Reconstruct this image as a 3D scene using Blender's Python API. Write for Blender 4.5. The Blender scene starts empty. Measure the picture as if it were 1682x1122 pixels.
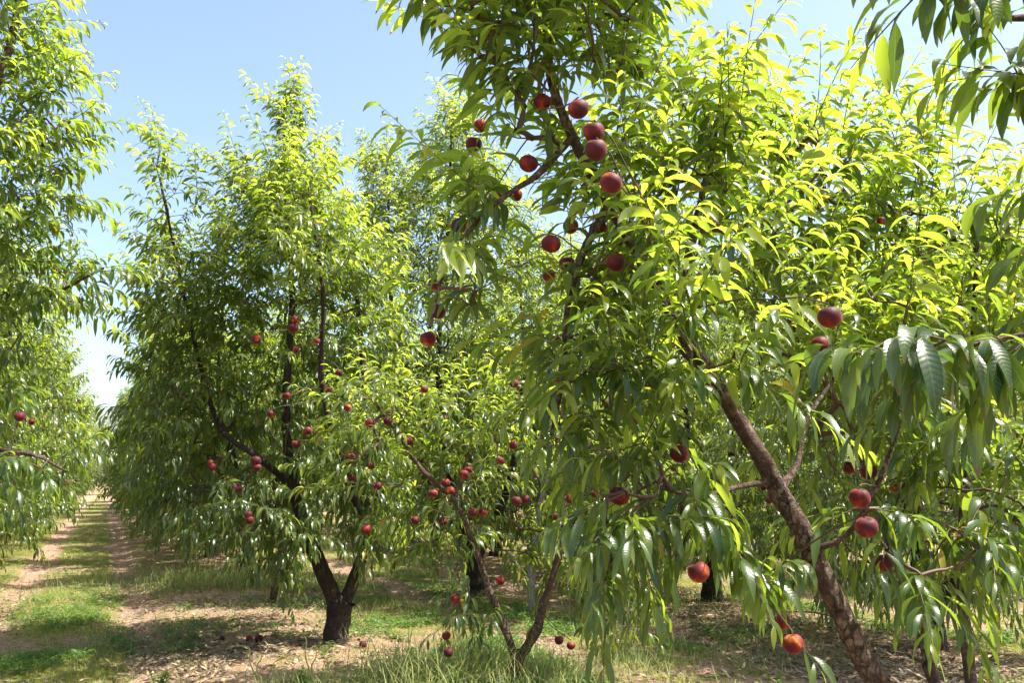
import bpy, math, random
import numpy as np
from mathutils import Vector, Matrix

# ------------------------------------------------------------------ scene, camera, light
S = bpy.context.scene
C = S.collection
F_PX, W_PX, H_PX = 1456.0, 1682.0, 1122.0
PITCH = math.radians(8.6)
EYE = 1.5
cam_d = bpy.data.cameras.new("camera")
cam = bpy.data.objects.new("camera", cam_d)
C.objects.link(cam)
cam.location = (0, 0, EYE)
cam.rotation_euler = (math.pi / 2 + PITCH, 0, 0)
cam_d.sensor_width = 36
cam_d.lens = 36 * F_PX / W_PX
cam_d.clip_start = 0.05
cam_d.clip_end = 3000
cam_d.dof.use_dof = False
cam_d.dof.focus_distance = 3.4
cam_d.dof.aperture_fstop = 11
S.camera = cam

SUN_EL, SUN_AZ = math.radians(61), math.radians(94)       # azimuth measured from +Y towards +X
wd = bpy.data.worlds.new("World")
S.world = wd
wd.use_nodes = True
wn = wd.node_tree
wn.nodes.clear()
sky = wn.nodes.new("ShaderNodeTexSky")
sky.sky_type = 'NISHITA'
sky.sun_disc = False
sky.sun_elevation = SUN_EL
sky.sun_rotation = SUN_AZ
sky.air_density = 0.95
sky.dust_density = 2.6
sky.ozone_density = 0.5
sky.altitude = 0
bg = wn.nodes.new("ShaderNodeBackground")
bg.inputs[1].default_value = 0.138
wo = wn.nodes.new("ShaderNodeOutputWorld")
wn.links.new(sky.outputs[0], bg.inputs[0])
wn.links.new(bg.outputs[0], wo.inputs[0])

sl = bpy.data.lights.new("sun", 'SUN')
sl.energy = 5.0
sl.angle = math.radians(0.55)
sl.color = (1.0, 0.955, 0.88)
sun = bpy.data.objects.new("sun", sl)
C.objects.link(sun)
sv = Vector((math.sin(SUN_AZ) * math.cos(SUN_EL), math.cos(SUN_AZ) * math.cos(SUN_EL), math.sin(SUN_EL)))
sun.rotation_euler = sv.to_track_quat('Z', 'Y').to_euler()
sun.location = (10, 5, 30)

S.view_settings.view_transform = 'Standard'
S.view_settings.look = 'None'
S.view_settings.exposure = 1.36
S.view_settings.gamma = 1
S.cycles.max_bounces = 8
S.cycles.diffuse_bounces = 3
S.cycles.transmission_bounces = 5
S.cycles.glossy_bounces = 2

# ------------------------------------------------------------------ helpers
def at(px, py, Y):
    """world point seen at photo pixel (px, py) at distance Y along the ground"""
    c = (px - W_PX / 2) / F_PX
    s = (H_PX / 2 - py) / F_PX
    dy = math.cos(PITCH) - s * math.sin(PITCH)
    dz = math.sin(PITCH) + s * math.cos(PITCH)
    k = Y / dy
    return np.array((c * k, Y, EYE + dz * k))

def norm(v):
    v = np.asarray(v, float)
    return v / (np.linalg.norm(v, axis=-1, keepdims=True) + 1e-12)

def hash2(ix, iy, seed):
    n = (ix.astype(np.int64) * 374761393 + iy.astype(np.int64) * 668265263 + seed * 1442695041) & 0x7fffffff
    n = ((n ^ (n >> 13)) * 1274126177) & 0x7fffffff
    n = (n ^ (n >> 16)) & 0x7fffffff
    return n / 2147483647.0

def vnoise(x, y, sc, seed=0):
    x = np.asarray(x) / sc
    y = np.asarray(y) / sc
    ix, iy = np.floor(x), np.floor(y)
    fx, fy = x - ix, y - iy
    fx = fx * fx * (3 - 2 * fx)
    fy = fy * fy * (3 - 2 * fy)
    a, b = hash2(ix, iy, seed), hash2(ix + 1, iy, seed)
    c, d = hash2(ix, iy + 1, seed), hash2(ix + 1, iy + 1, seed)
    return (a * (1 - fx) + b * fx) * (1 - fy) + (c * (1 - fx) + d * fx) * fy

ROW_SLOPE, ROW_GAP, ROW_U = 0.454, 5.0, 2.07

def row_v(x, y):
    """distance (in u) past the tree line; 0 and 5 are tree lines"""
    return np.mod(x + ROW_SLOPE * y - ROW_U, ROW_GAP)

def rut(x, y):
    v = row_v(x, y) + 0.14 * (vnoise(x, y, 1.6, 91) - 0.5)
    return np.exp(-((v - 1.93) / 0.24) ** 2) + np.exp(-((v - 3.38) / 0.22) ** 2)

def under(x, y):
    v = row_v(x, y)
    return np.clip(np.where(v > ROW_GAP / 2, 1.8 - (ROW_GAP - v), 1.05 - v), 0, 1)

def ground_z(x, y):
    z = 0.05 * (vnoise(x, y, 1.4, 3) - 0.5) + 0.028 * (vnoise(x, y, 0.33, 5) - 0.5) + 0.012 * (vnoise(x, y, 0.11, 6) - 0.5)
    z = z + 0.06 * under(x, y) - 0.035 * rut(x, y)
    return z

def make_mesh(name, V, Q, smooth=True, mats=(), mat_idx=None, attr=None, attr_name="leaf"):
    me = bpy.data.meshes.new(name)
    V = np.ascontiguousarray(V, dtype=np.float32)
    Q = np.ascontiguousarray(Q, dtype=np.int32)
    n, k = Q.shape
    me.vertices.add(len(V))
    me.vertices.foreach_set("co", V.ravel())
    me.loops.add(n * k)
    me.loops.foreach_set("vertex_index", Q.ravel())
    me.polygons.add(n)
    me.polygons.foreach_set("loop_start", np.arange(0, n * k, k, dtype=np.int32))
    me.polygons.foreach_set("loop_total", np.full(n, k, dtype=np.int32))
    if smooth:
        me.polygons.foreach_set("use_smooth", np.ones(n, dtype=bool))
    for m in mats:
        me.materials.append(m)
    if mat_idx is not None:
        me.polygons.foreach_set("material_index", np.ascontiguousarray(mat_idx, dtype=np.int32))
    if attr is not None:
        a = me.attributes.new(attr_name, 'FLOAT_COLOR', 'POINT')
        a.data.foreach_set("color", np.ascontiguousarray(attr, dtype=np.float32).ravel())
    me.update(calc_edges=True)
    return me

def link(name, me, parent=None):
    o = bpy.data.objects.new(name, me)
    C.objects.link(o)
    if parent is not None:
        o.parent = parent
    return o

def tag(o, label=None, cat=None, group=None, kind=None):
    if label: o['label'] = label
    if cat: o['category'] = cat
    if group: o['group'] = group
    if kind: o['kind'] = kind
    return o

def empty(name, loc, label=None, cat=None, group=None):
    o = bpy.data.objects.new(name, None)
    C.objects.link(o)
    o.location = loc
    o.empty_display_size = 0.2
    return tag(o, label, cat, group)

def catmull(P, step):
    P = np.asarray(P, float)
    if len(P) == 2:
        n = max(2, int(np.linalg.norm(P[1] - P[0]) / step) + 1)
        t = np.linspace(0, 1, n)[:, None]
        return P[0] * (1 - t) + P[1] * t, t[:, 0]
    E = np.vstack([2 * P[0] - P[1], P, 2 * P[-1] - P[-2]])
    out, tt = [], []
    for i in range(len(P) - 1):
        p0, p1, p2, p3 = E[i:i + 4]
        n = max(2, int(np.linalg.norm(p2 - p1) / step))
        t = np.linspace(0, 1, n, endpoint=False)[:, None]
        out.append(0.5 * ((2 * p1) + (-p0 + p2) * t + (2 * p0 - 5 * p1 + 4 * p2 - p3) * t ** 2 + (-p0 + 3 * p1 - 3 * p2 + p3) * t ** 3))
        tt.append((i + t[:, 0]) / (len(P) - 1))
    out.append(P[-1:])
    tt.append(np.array([1.0]))
    return np.vstack(out), np.concatenate(tt)

def tube(P, R, sides):
    """tube along polyline P with radii R -> verts, quads"""
    P = np.asarray(P, float)
    n = len(P)
    T = norm(np.gradient(P, axis=0))
    a = np.array([0.0, 0, 1]) if abs(T[0][2]) < 0.9 else np.array([1.0, 0, 0])
    N = np.zeros_like(P)
    u = norm(np.cross(T[0], a))
    for i in range(n):
        u = u - T[i] * np.dot(u, T[i])
        u = norm(u)
        N[i] = u
    B = np.cross(T, N)
    ang = np.linspace(0, 2 * math.pi, sides, endpoint=False)
    ca, sa = np.cos(ang), np.sin(ang)
    R = np.asarray(R, float)
    if R.ndim == 1:
        R = np.repeat(R[:, None], sides, 1)
    V = P[:, None, :] + R[:, :, None] * (N[:, None, :] * ca[None, :, None] + B[:, None, :] * sa[None, :, None])
    V = V.reshape(-1, 3)
    i = np.arange(n - 1)[:, None] * sides
    j = np.arange(sides)[None, :]
    j2 = (j + 1) % sides
    Q = np.stack([i + j, i + j2, i + sides + j2, i + sides + j], -1).reshape(-1, 4)
    return V, Q

def batch_tubes(P, R, sides):
    """P (M,K,3), R (M,K): many thin tubes at once"""
    M, K, _ = P.shape
    T = norm(np.gradient(P, axis=1))
    a = np.zeros((M, 1, 3)); a[..., 0] = 0.37; a[..., 1] = 0.61; a[..., 2] = 0.7
    N = norm(np.cross(T, a))
    B = np.cross(T, N)
    ang = np.linspace(0, 2 * math.pi, sides, endpoint=False)
    V = P[:, :, None, :] + R[:, :, None, None] * (N[:, :, None, :] * np.cos(ang)[None, None, :, None] + B[:, :, None, :] * np.sin(ang)[None, None, :, None])
    V = V.reshape(-1, 3)
    m = np.arange(M)[:, None, None] * K * sides
    i = np.arange(K - 1)[None, :, None] * sides
    j = np.arange(sides)[None, None, :]
    j2 = (j + 1) % sides
    Q = np.stack([m + i + j, m + i + j2, m + i + sides + j2, m + i + sides + j], -1).reshape(-1, 4)
    return V, Q

def leaf_strips(rng, base, dir0, L, W, droop, roll, sickle, age, stations, fold=0.35, widths=None, end_el=-1.45, wave=0.0):
    """lanceolate leaves: base (N,3), first direction (N,3); the midrib bends down in its own vertical plane"""
    N = len(base)
    s = np.asarray(stations, float)
    K = len(s)
    w = np.asarray(widths, float)
    az = np.arctan2(dir0[:, 1], dir0[:, 0])
    el = np.arcsin(np.clip(dir0[:, 2], -1, 1))
    mid = (s[1:] + s[:-1]) / 2
    e = el[:, None] + (end_el - el)[:, None] * droop[:, None] * (mid[None, :] ** 0.7)
    a = az[:, None] + sickle[:, None] * mid[None, :]
    ds = (s[1:] - s[:-1])[None, :] * L[:, None]
    T = np.stack([np.cos(e) * np.cos(a), np.cos(e) * np.sin(a), np.sin(e)], -1)
    P = np.concatenate([np.zeros((N, 1, 3)), np.cumsum(T * ds[..., None], 1)], 1) + base[:, None, :]
    Tn = np.concatenate([T[:, :1], (T[:, 1:] + T[:, :-1]) / 2, T[:, -1:]], 1)
    Tn = norm(Tn)
    a2 = az[:, None] + sickle[:, None] * s[None, :]
    H = np.stack([-np.sin(a2), np.cos(a2), np.zeros_like(a2)], -1)
    Nn = np.cross(Tn, H) * -1.0
    r = roll[:, None] * (0.4 + 0.9 * s[None, :])
    side = H * np.cos(r)[..., None] + Nn * np.sin(r)[..., None]
    up = np.cross(side, Tn)
    up = np.where((up[..., 2:3] < 0), -up, up)
    ww = (W[:, None] * w[None, :])[..., None]
    if wave:
        wv = wave * ww * np.sin(s[None, :, None] * 17 + rng.uniform(0, 6, (N, 1, 1)))
    else:
        wv = 0
    Lft = P + side * ww + up * (ww * fold + wv)
    Rgt = P - side * ww + up * (ww * fold - wv)
    V = np.stack([Lft, P, Rgt], 2).reshape(-1, 3)
    n = np.arange(N)[:, None, None] * K * 3
    i = np.arange(K - 1)[None, :, None] * 3
    j = np.arange(2)[None, None, :]
    Q = np.stack([n + i + j, n + i + j + 1, n + i + 3 + j + 1, n + i + 3 + j], -1).reshape(-1, 4)
    rnd = rng.random(N)
    A = np.zeros((N, K, 3, 4), np.float32)
    A[..., 0] = np.array([0.0, 0.5, 1.0])[None, None, :]
    A[..., 1] = s[None, :, None]
    A[..., 2] = rnd[:, None, None]
    A[..., 3] = age[:, None, None]
    return V, Q, A.reshape(-1, 4)

ST = {
    'near': ([0, .07, .16, .3, .45, .6, .75, .9, 1], [.05, .07, .5, .86, 1, .93, .68, .3, .02]),
    'mid': ([0, .1, .33, .58, .82, 1], [.06, .2, .9, 1, .55, .02]),
    'far': ([0, .3, .65, 1], [.15, .95, .9, .04]),
}

# ------------------------------------------------------------------ materials
def new_mat(name):
    m = bpy.data.materials.new(name)
    m.use_nodes = True
    nt = m.node_tree
    nt.nodes.clear()
    out = nt.nodes.new("ShaderNodeOutputMaterial")
    return m, nt, out

def nd(nt, typ, **kw):
    n = nt.nodes.new(typ)
    for k, v in kw.items():
        setattr(n, k, v)
    return n

def mix_col(nt, fac, a, b, mode='MIX'):
    n = nt.nodes.new("ShaderNodeMix")
    n.data_type = 'RGBA'
    n.blend_type = mode
    for sock, v in ((n.inputs[0], fac), (n.inputs[6], a), (n.inputs[7], b)):
        if isinstance(v, (int, float)):
            sock.default_value = v
        elif isinstance(v, tuple):
            sock.default_value = (*v, 1)
        else:
            nt.links.new(v, sock)
    return n.outputs[2]

def math_n(nt, op, a, b=0.0, c=None, clamp=False):
    n = nt.nodes.new("ShaderNodeMath")
    n.operation = op
    n.use_clamp = clamp
    for i, v in enumerate((a, b, c)):
        if v is None: continue
        if isinstance(v, (int, float)):
            n.inputs[i].default_value = v
        else:
            nt.links.new(v, n.inputs[i])
    return n.outputs[0]

def ramp(nt, src, stops, interp='LINEAR'):
    n = nt.nodes.new("ShaderNodeValToRGB")
    n.color_ramp.interpolation = interp
    el = n.color_ramp.elements
    while len(el) < len(stops):
        el.new(0.5)
    for e, (p, c) in zip(el, stops):
        e.position = p
        e.color = (*c, 1) if len(c) == 3 else c
    nt.links.new(src, n.inputs[0])
    return n.outputs[0]

def noise(nt, vec, scale, detail=3, rough=0.5):
    n = nt.nodes.new("ShaderNodeTexNoise")
    n.inputs['Scale'].default_value = scale
    n.inputs['Detail'].default_value = detail
    n.inputs['Roughness'].default_value = rough
    if vec is not None:
        nt.links.new(vec, n.inputs['Vector'])
    return n.outputs[0]

def leaf_material(name, old, young, t_old, t_young, veins=True, rough=0.38, trans=0.5, spec=0.5):
    m, nt, out = new_mat(name)
    at_ = nd(nt, "ShaderNodeAttribute", attribute_name="leaf")
    sep = nd(nt, "ShaderNodeSeparateColor")
    nt.links.new(at_.outputs['Color'], sep.inputs[0])
    lu, lv, rnd, age = sep.outputs[0], sep.outputs[1], sep.outputs[2], at_.outputs['Alpha']
    tc = nd(nt, "ShaderNodeTexCoord")
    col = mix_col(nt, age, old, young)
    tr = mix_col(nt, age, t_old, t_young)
    # leaf to leaf variation
    hsv = []
    vval = math_n(nt, 'MULTIPLY_ADD', rnd, 0.6, 0.7)
    vhue = math_n(nt, 'MULTIPLY_ADD', rnd, -0.035, 0.515)
    for cc in (col, tr):
        h = nd(nt, "ShaderNodeHueSaturation")
        nt.links.new(vval, h.inputs['Value'])
        nt.links.new(vhue, h.inputs['Hue'])
        nt.links.new(cc, h.inputs['Color'])
        hsv.append(h.outputs[0])
    col, tr = hsv
    # the odd yellowing leaf
    yl = math_n(nt, 'GREATER_THAN', rnd, 0.994)
    col = mix_col(nt, yl, col, (0.30, 0.25, 0.035))
    tr = mix_col(nt, yl, tr, (0.6, 0.5, 0.05))
    bump_in = None
    if veins:
        d = math_n(nt, 'ABSOLUTE', math_n(nt, 'SUBTRACT', lu, 0.5))
        rib = math_n(nt, 'LESS_THAN', d, 0.035)
        ph = math_n(nt, 'MULTIPLY_ADD', d, -13.0, math_n(nt, 'MULTIPLY', lv, 95.0))
        v = math_n(nt, 'SINE', ph)
        vein = math_n(nt, 'MULTIPLY', math_n(nt, 'SUBTRACT', v, 0.82, clamp=True), 2.2, clamp=True)
        vm = math_n(nt, 'MAXIMUM', rib, math_n(nt, 'MULTIPLY', vein, 0.55))
        col = mix_col(nt, math_n(nt, 'MULTIPLY', vm, 0.3), col, (0.16, 0.26, 0.07))
        tr = mix_col(nt, math_n(nt, 'MULTIPLY', vm, 0.3), tr, (0.42, 0.5, 0.12))
        bump_in = math_n(nt, 'MULTIPLY_ADD', v, -0.5, math_n(nt, 'MULTIPLY', rib, -1.5))
    # dry brown tips and small blemishes on some leaves
    tipn = noise(nt, tc.outputs['Object'], 55, 3, 0.6)
    tip = math_n(nt, 'MULTIPLY', math_n(nt, 'GREATER_THAN', math_n(nt, 'ADD', lv, math_n(nt, 'MULTIPLY', tipn, 0.25)), 1.03), math_n(nt, 'GREATER_THAN', rnd, 0.72))
    spot = math_n(nt, 'MULTIPLY', math_n(nt, 'GREATER_THAN', noise(nt, tc.outputs['Object'], 140, 2, 0.5), 0.67), math_n(nt, 'LESS_THAN', rnd, 0.4))
    blem = math_n(nt, 'MAXIMUM', tip, math_n(nt, 'MULTIPLY', spot, 0.7))
    col = mix_col(nt, blem, col, (0.16, 0.09, 0.035))
    tr = mix_col(nt, blem, tr, (0.25, 0.12, 0.03))
    geo = nd(nt, "ShaderNodeNewGeometry")
    # underside is paler and duller
    col = mix_col(nt, math_n(nt, 'MULTIPLY', geo.outputs['Backfacing'], 0.35), col, (0.13, 0.19, 0.08))
    p = nd(nt, "ShaderNodeBsdfPrincipled")
    nt.links.new(col, p.inputs['Base Color'])
    rr = math_n(nt, 'MULTIPLY_ADD', geo.outputs['Backfacing'], 0.2, rough)
    nt.links.new(rr, p.inputs['Roughness'])
    p.inputs['Specular IOR Level'].default_value = spec
    t = nd(nt, "ShaderNodeBsdfTranslucent")
    nt.links.new(tr, t.inputs['Color'])
    if bump_in is not None:
        b = nd(nt, "ShaderNodeBump")
        b.inputs['Strength'].default_value = 0.18
        b.inputs['Distance'].default_value = 0.0012
        nt.links.new(bump_in, b.inputs['Height'])
        nt.links.new(b.outputs[0], p.inputs['Normal'])
    mx = nd(nt, "ShaderNodeMixShader")
    nt.links.new(math_n(nt, 'MULTIPLY_ADD', age, 0.25, trans - 0.15), mx.inputs[0])
    nt.links.new(p.outputs[0], mx.inputs[1])
    nt.links.new(t.outputs[0], mx.inputs[2])
    nt.links.new(mx.outputs[0], out.inputs[0])
    return m

def bark_material(name, dark, mid, light, scale=1.0, gum=False):
    m, nt, out = new_mat(name)
    tc = nd(nt, "ShaderNodeTexCoord")
    v = tc.outputs['Object']
    n1 = noise(nt, v, 5 * scale, 5, 0.65)
    n2 = noise(nt, v, 38 * scale, 5, 0.7)
    n3 = noise(nt, v, 130 * scale, 3, 0.6)
    mp = nd(nt, "ShaderNodeMapping")
    mp.inputs['Scale'].default_value = (1, 1, 6)
    nt.links.new(v, mp.inputs[0])
    n4 = noise(nt, mp.outputs[0], 14 * scale, 4, 0.7)       # lenticel-like rings
    f = math_n(nt, 'ADD', math_n(nt, 'MULTIPLY', n1, 0.5), math_n(nt, 'MULTIPLY', n2, 0.5))
    col = ramp(nt, f, [(0.34, dark), (0.5, mid), (0.66, light)])
    col = mix_col(nt, math_n(nt, 'MULTIPLY', math_n(nt, 'GREATER_THAN', n4, 0.62), 0.22), col, light)
    col = mix_col(nt, math_n(nt, 'MULTIPLY', math_n(nt, 'LESS_THAN', n3, 0.42), 0.5), col, dark)
    vo = nd(nt, "ShaderNodeTexVoronoi", feature='DISTANCE_TO_EDGE')
    mv = nd(nt, "ShaderNodeMapping")
    mv.inputs['Scale'].default_value = (1, 1, 0.35)
    dv = nd(nt, "ShaderNodeVectorMath", operation='ADD')
    cv = nd(nt, "ShaderNodeCombineXYZ")
    for q in range(3):
        nt.links.new(math_n(nt, 'MULTIPLY', n2, 0.035), cv.inputs[q])
    nt.links.new(v, dv.inputs[0]); nt.links.new(cv.outputs[0], dv.inputs[1])
    nt.links.new(dv.outputs[0], mv.inputs[0]); nt.links.new(mv.outputs[0], vo.inputs['Vector'])
    vo.inputs['Scale'].default_value = 34 * scale
    crack = math_n(nt, 'SUBTRACT', 1.0, math_n(nt, 'MULTIPLY', vo.outputs['Distance'], 9.0), clamp=True)
    crack = math_n(nt, 'MULTIPLY', crack, math_n(nt, 'MULTIPLY', math_n(nt, 'SUBTRACT', n1, 0.42, clamp=True), 6.0, clamp=True))
    col = mix_col(nt, math_n(nt, 'MULTIPLY', crack, 0.75), col, (0.012, 0.009, 0.007))
    n2 = math_n(nt, 'SUBTRACT', n2, math_n(nt, 'MULTIPLY', crack, 0.6))
    h = math_n(nt, 'ADD', math_n(nt, 'ADD', n2, math_n(nt, 'MULTIPLY', n4, 0.45)), math_n(nt, 'MULTIPLY', n3, 0.35))
    b = nd(nt, "ShaderNodeBump")
    b.inputs['Strength'].default_value = 0.9
    b.inputs['Distance'].default_value = 0.012
    nt.links.new(h, b.inputs['Height'])
    p = nd(nt, "ShaderNodeBsdfPrincipled")
    nt.links.new(col, p.inputs['Base Color'])
    p.inputs['Roughness'].default_value = 0.8
    p.inputs['Specular IOR Level'].default_value = 0.25
    nt.links.new(b.outputs[0], p.inputs['Normal'])
    nt.links.new(p.outputs[0], out.inputs[0])
    return m

def twig_material():
    m, nt, out = new_mat("twig_bark")
    tc = nd(nt, "ShaderNodeTexCoord")
    n1 = noise(nt, tc.outputs['Object'], 3.0, 3)
    n2 = noise(nt, tc.outputs['Object'], 60.0, 3)
    col = ramp(nt, n1, [(0.4, (0.055, 0.035, 0.022)), (0.56, (0.11, 0.05, 0.03)), (0.66, (0.12, 0.11, 0.035))])
    col = mix_col(nt, math_n(nt, 'MULTIPLY', n2, 0.4), col, (0.03, 0.022, 0.016))
    p = nd(nt, "ShaderNodeBsdfPrincipled")
    nt.links.new(col, p.inputs['Base Color'])
    p.inputs['Roughness'].default_value = 0.55
    nt.links.new(p.outputs[0], out.inputs[0])
    return m

def peach_material(name="peach_skin", dull=0.0):
    m, nt, out = new_mat(name)
    tc = nd(nt, "ShaderNodeTexCoord")
    oi = nd(nt, "ShaderNodeObjectInfo")
    vm = nd(nt, "ShaderNodeVectorMath", operation='ADD')
    nt.links.new(tc.outputs['Object'], vm.inputs[0])
    cx = nd(nt, "ShaderNodeCombineXYZ")
    r20 = math_n(nt, 'MULTIPLY', oi.outputs['Random'], 20.0)
    for i in range(3):
        nt.links.new(r20, cx.inputs[i])
    nt.links.new(cx.outputs[0], vm.inputs[1])
    n1 = noise(nt, vm.outputs[0], 17, 2, 0.45)
    n2 = noise(nt, vm.outputs[0], 190, 3, 0.6)
    mp = nd(nt, "ShaderNodeMapping")
    mp.inputs['Scale'].default_value = (90, 90, 12)
    nt.links.new(vm.outputs[0], mp.inputs[0])
    n3 = noise(nt, mp.outputs[0], 1.0, 3, 0.6)
    bias = math_n(nt, 'MULTIPLY_ADD', oi.outputs['Random'], 0.07, -0.055)
    f = math_n(nt, 'ADD', math_n(nt, 'ADD', n1, bias), math_n(nt, 'MULTIPLY', math_n(nt, 'SUBTRACT', n3, 0.5), 0.22))
    f = math_n(nt, 'ADD', f, math_n(nt, 'MULTIPLY', math_n(nt, 'SUBTRACT', n2, 0.5), 0.26))
    col = ramp(nt, f, [(0.36, (0.050, 0.005, 0.010)), (0.53, (0.120, 0.008, 0.010)), (0.65, (0.26, 0.028, 0.012)), (0.79, (0.55, 0.20, 0.030))])
    p = nd(nt, "ShaderNodeBsdfPrincipled")
    nt.links.new(col, p.inputs['Base Color'])
    p.inputs['Roughness'].default_value = 0.6
    p.inputs['Specular IOR Level'].default_value = 0.25
    p.inputs['Sheen Weight'].default_value = 0.14
    p.inputs['Sheen Roughness'].default_value = 0.45
    p.inputs['Sheen Tint'].default_value = (0.9, 0.6, 0.55, 1)
    p.inputs['Subsurface Weight'].default_value = 0.0
    b = nd(nt, "ShaderNodeBump")
    b.inputs['Strength'].default_value = 0.15
    b.inputs['Distance'].default_value = 0.001
    nt.links.new(n2, b.inputs['Height'])
    nt.links.new(b.outputs[0], p.inputs['Normal'])
    nt.links.new(p.outputs[0], out.inputs[0])
    return m

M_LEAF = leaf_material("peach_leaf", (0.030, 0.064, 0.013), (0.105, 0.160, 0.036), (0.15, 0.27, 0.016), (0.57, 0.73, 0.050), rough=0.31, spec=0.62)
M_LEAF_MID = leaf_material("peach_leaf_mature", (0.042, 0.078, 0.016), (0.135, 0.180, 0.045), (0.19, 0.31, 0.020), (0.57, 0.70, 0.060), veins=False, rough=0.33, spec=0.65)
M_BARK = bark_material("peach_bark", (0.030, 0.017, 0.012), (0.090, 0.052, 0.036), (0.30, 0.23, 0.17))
M_BARK_SHADED = bark_material("shaded_bark", (0.010, 0.007, 0.006), (0.034, 0.024, 0.018), (0.10, 0.075, 0.055))  # peach bark with the shade under the crowns put into its colour
M_BARK_PALE = bark_material("pale_bark", (0.14, 0.12, 0.10), (0.32, 0.28, 0.24), (0.48, 0.44, 0.38))
M_TWIG = twig_material()
M_PEACH = peach_material()

# ------------------------------------------------------------------ tree building
GA = 2.399963

def smooth_noise1(t, seed, n=6):
    r = np.random.default_rng(seed)
    out = np.zeros_like(t)
    for _ in range(n):
        out += np.sin(t * r.uniform(4, 34) + r.uniform(0, 6.3)) * r.uniform(0.2, 1)
    return out / n

class Tree:
    def __init__(self, seed):
        self.rng = np.random.default_rng(seed)
        self.seed = seed
        self.woods = []          # (name, verts, quads)
        self.np_, self.nd_, self.nr_, self.nw_ = [], [], [], []   # node position, direction, radius, wood path (-1 for limbs)
        self.paths, self.parent_path = [], []

    def wood(self, name, pts, r0, r1, attach=True, sides=12, step=0.035, knots=1.3, flare=0.0):
        P, t = catmull(pts, step)
        rng = self.rng
        sd = int(rng.integers(1e6))
        wob = 0.12 * r0
        for k in range(3):
            P[:, k] += wob * smooth_noise1(t * np.linalg.norm(P[-1] - P[0]), sd + k) * (t * (1 - t) * 4) ** 0.5
        R = r0 + (r1 - r0) * t ** 0.85
        if flare:
            R = R * (1 + flare * np.exp(-t * 9))
        ang = np.linspace(0, 2 * math.pi, sides, endpoint=False)
        seg = np.concatenate([[0], np.cumsum(np.linalg.norm(np.diff(P, axis=0), axis=1))])
        RR = np.repeat(R[:, None], sides, 1)
        amp = 0.09 * knots
        lump = np.sin(seg[:, None] * rng.uniform(7, 11) + ang[None] * 2 + 1) + np.sin(seg[:, None] * rng.uniform(17, 23) - ang[None] * 3) + 0.6 * np.sin(seg[:, None] * 41 + ang[None] * 5)
        RR *= 1 + amp * lump * 0.6
        nk = int(seg[-1] * 8 * knots)
        for _ in range(nk):
            c, a0 = rng.uniform(0.1, 1) * seg[-1], rng.uniform(0, 6.28)
            sz = rng.uniform(0.02, 0.05)
            da = np.angle(np.exp(1j * (ang - a0)))
            RR *= 1 + rng.uniform(0.15, 0.5) * np.exp(-((seg[:, None] - c) / sz) ** 2 - (da[None] / 0.55) ** 2)
        V, Q = tube(P, RR, sides)
        # close both ends
        n = len(V)
        V = np.vstack([V, P[-1] + norm(P[-1] - P[-2]) * r1 * 0.5, P[0]])
        e = n - sides + np.arange(sides)
        cap = np.stack([e, np.roll(e, -1), np.full(sides, n), np.full(sides, n)], -1)
        self.woods.append([name, V, Q, (n, e, sides)])
        if attach:
            T = norm(np.gradient(P, axis=0))
            for i in range(0, len(P), 2):
                if t[i] > attach_from(attach):
                    self.np_.append(P[i]); self.nd_.append(T[i]); self.nr_.append(R[i]); self.nw_.append(-1)
        return P

    def colonize(self, A, K=6, up=0.35, leafy=None):
        """join every point of A to the skeleton with a curved twig"""
        A = np.asarray(A, float)
        rng = self.rng
        Pn = np.array(self.np_); Dn = np.array(self.nd_)
        def cost(P):
            d = A[:, None, :] - P[None, :, :]
            dist = np.linalg.norm(d, axis=2)
            return dist * (1 + 0.35 * (d[..., 2] < -0.12)) + 0.02
        c = cost(Pn)
        best = c.argmin(1); bc = c.min(1)
        done = np.zeros(len(A), bool)
        self.ends, self.end_dir = np.zeros_like(A), np.zeros_like(A)
        self.node_arr = Pn
        nodes = [Pn]; base = len(Pn)
        allP, allD = list(Pn), list(Dn)
        leafy = len(A) if leafy is None else leafy
        late = np.arange(len(A)) >= leafy                     # fruit stalks come last and carry nothing else
        for it in range(len(A)):
            i = int(np.where(done | (late & (it < leafy)), 1e9, bc).argmin())
            j = int(best[i])
            p0, p1 = allP[j], A[i]
            d = p1 - p0
            L = np.linalg.norm(d) + 1e-6
            t0 = norm(norm(allD[j]) * 0.5 * max(0.0, float(np.dot(norm(allD[j]), d / L))) + d / L * 0.9 + np.array([0, 0, up * 0.5]) + rng.normal(0, 0.12, 3))
            t1 = norm(d / L + np.array([0, 0, up * rng.uniform(-0.6, 0.6)]) + rng.normal(0, 0.15, 3))
            s = np.linspace(0, 1, K)[:, None]
            H = (2 * s**3 - 3 * s**2 + 1) * p0 + (s**3 - 2 * s**2 + s) * t0 * L * 0.9 + (-2 * s**3 + 3 * s**2) * p1 + (s**3 - s**2) * t1 * L * 0.9
            H[1:-1] += rng.normal(0, 0.012, (K - 2, 3)) * min(L, 1)
            self.paths.append(H)
            self.parent_path.append(self.nw_[j])
            pid = len(self.paths) - 1
            T = norm(np.gradient(H, axis=0))
            for k in range(1, K):
                allP.append(H[k]); allD.append(T[k]); self.nw_.append(pid)
            if late[i]:
                done[i] = True
                self.end_dir[i] = T[-1]
                continue
            newP = H[1:]
            cc = cost(newP) + 0.0
            m = cc.min(1)
            upd = m < bc
            best[upd] = (len(allP) - (K - 1)) + cc.argmin(1)[upd]
            bc[upd] = m[upd]
            done[i] = True
            self.end_dir[i] = T[-1]
        self.allP = np.array(allP)
        n = len(self.paths)
        cnt = np.ones(n)
        for i in range(n - 1, -1, -1):
            if self.parent_path[i] >= 0:
                cnt[self.parent_path[i]] += cnt[i]
        self.cnt = cnt

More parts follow.
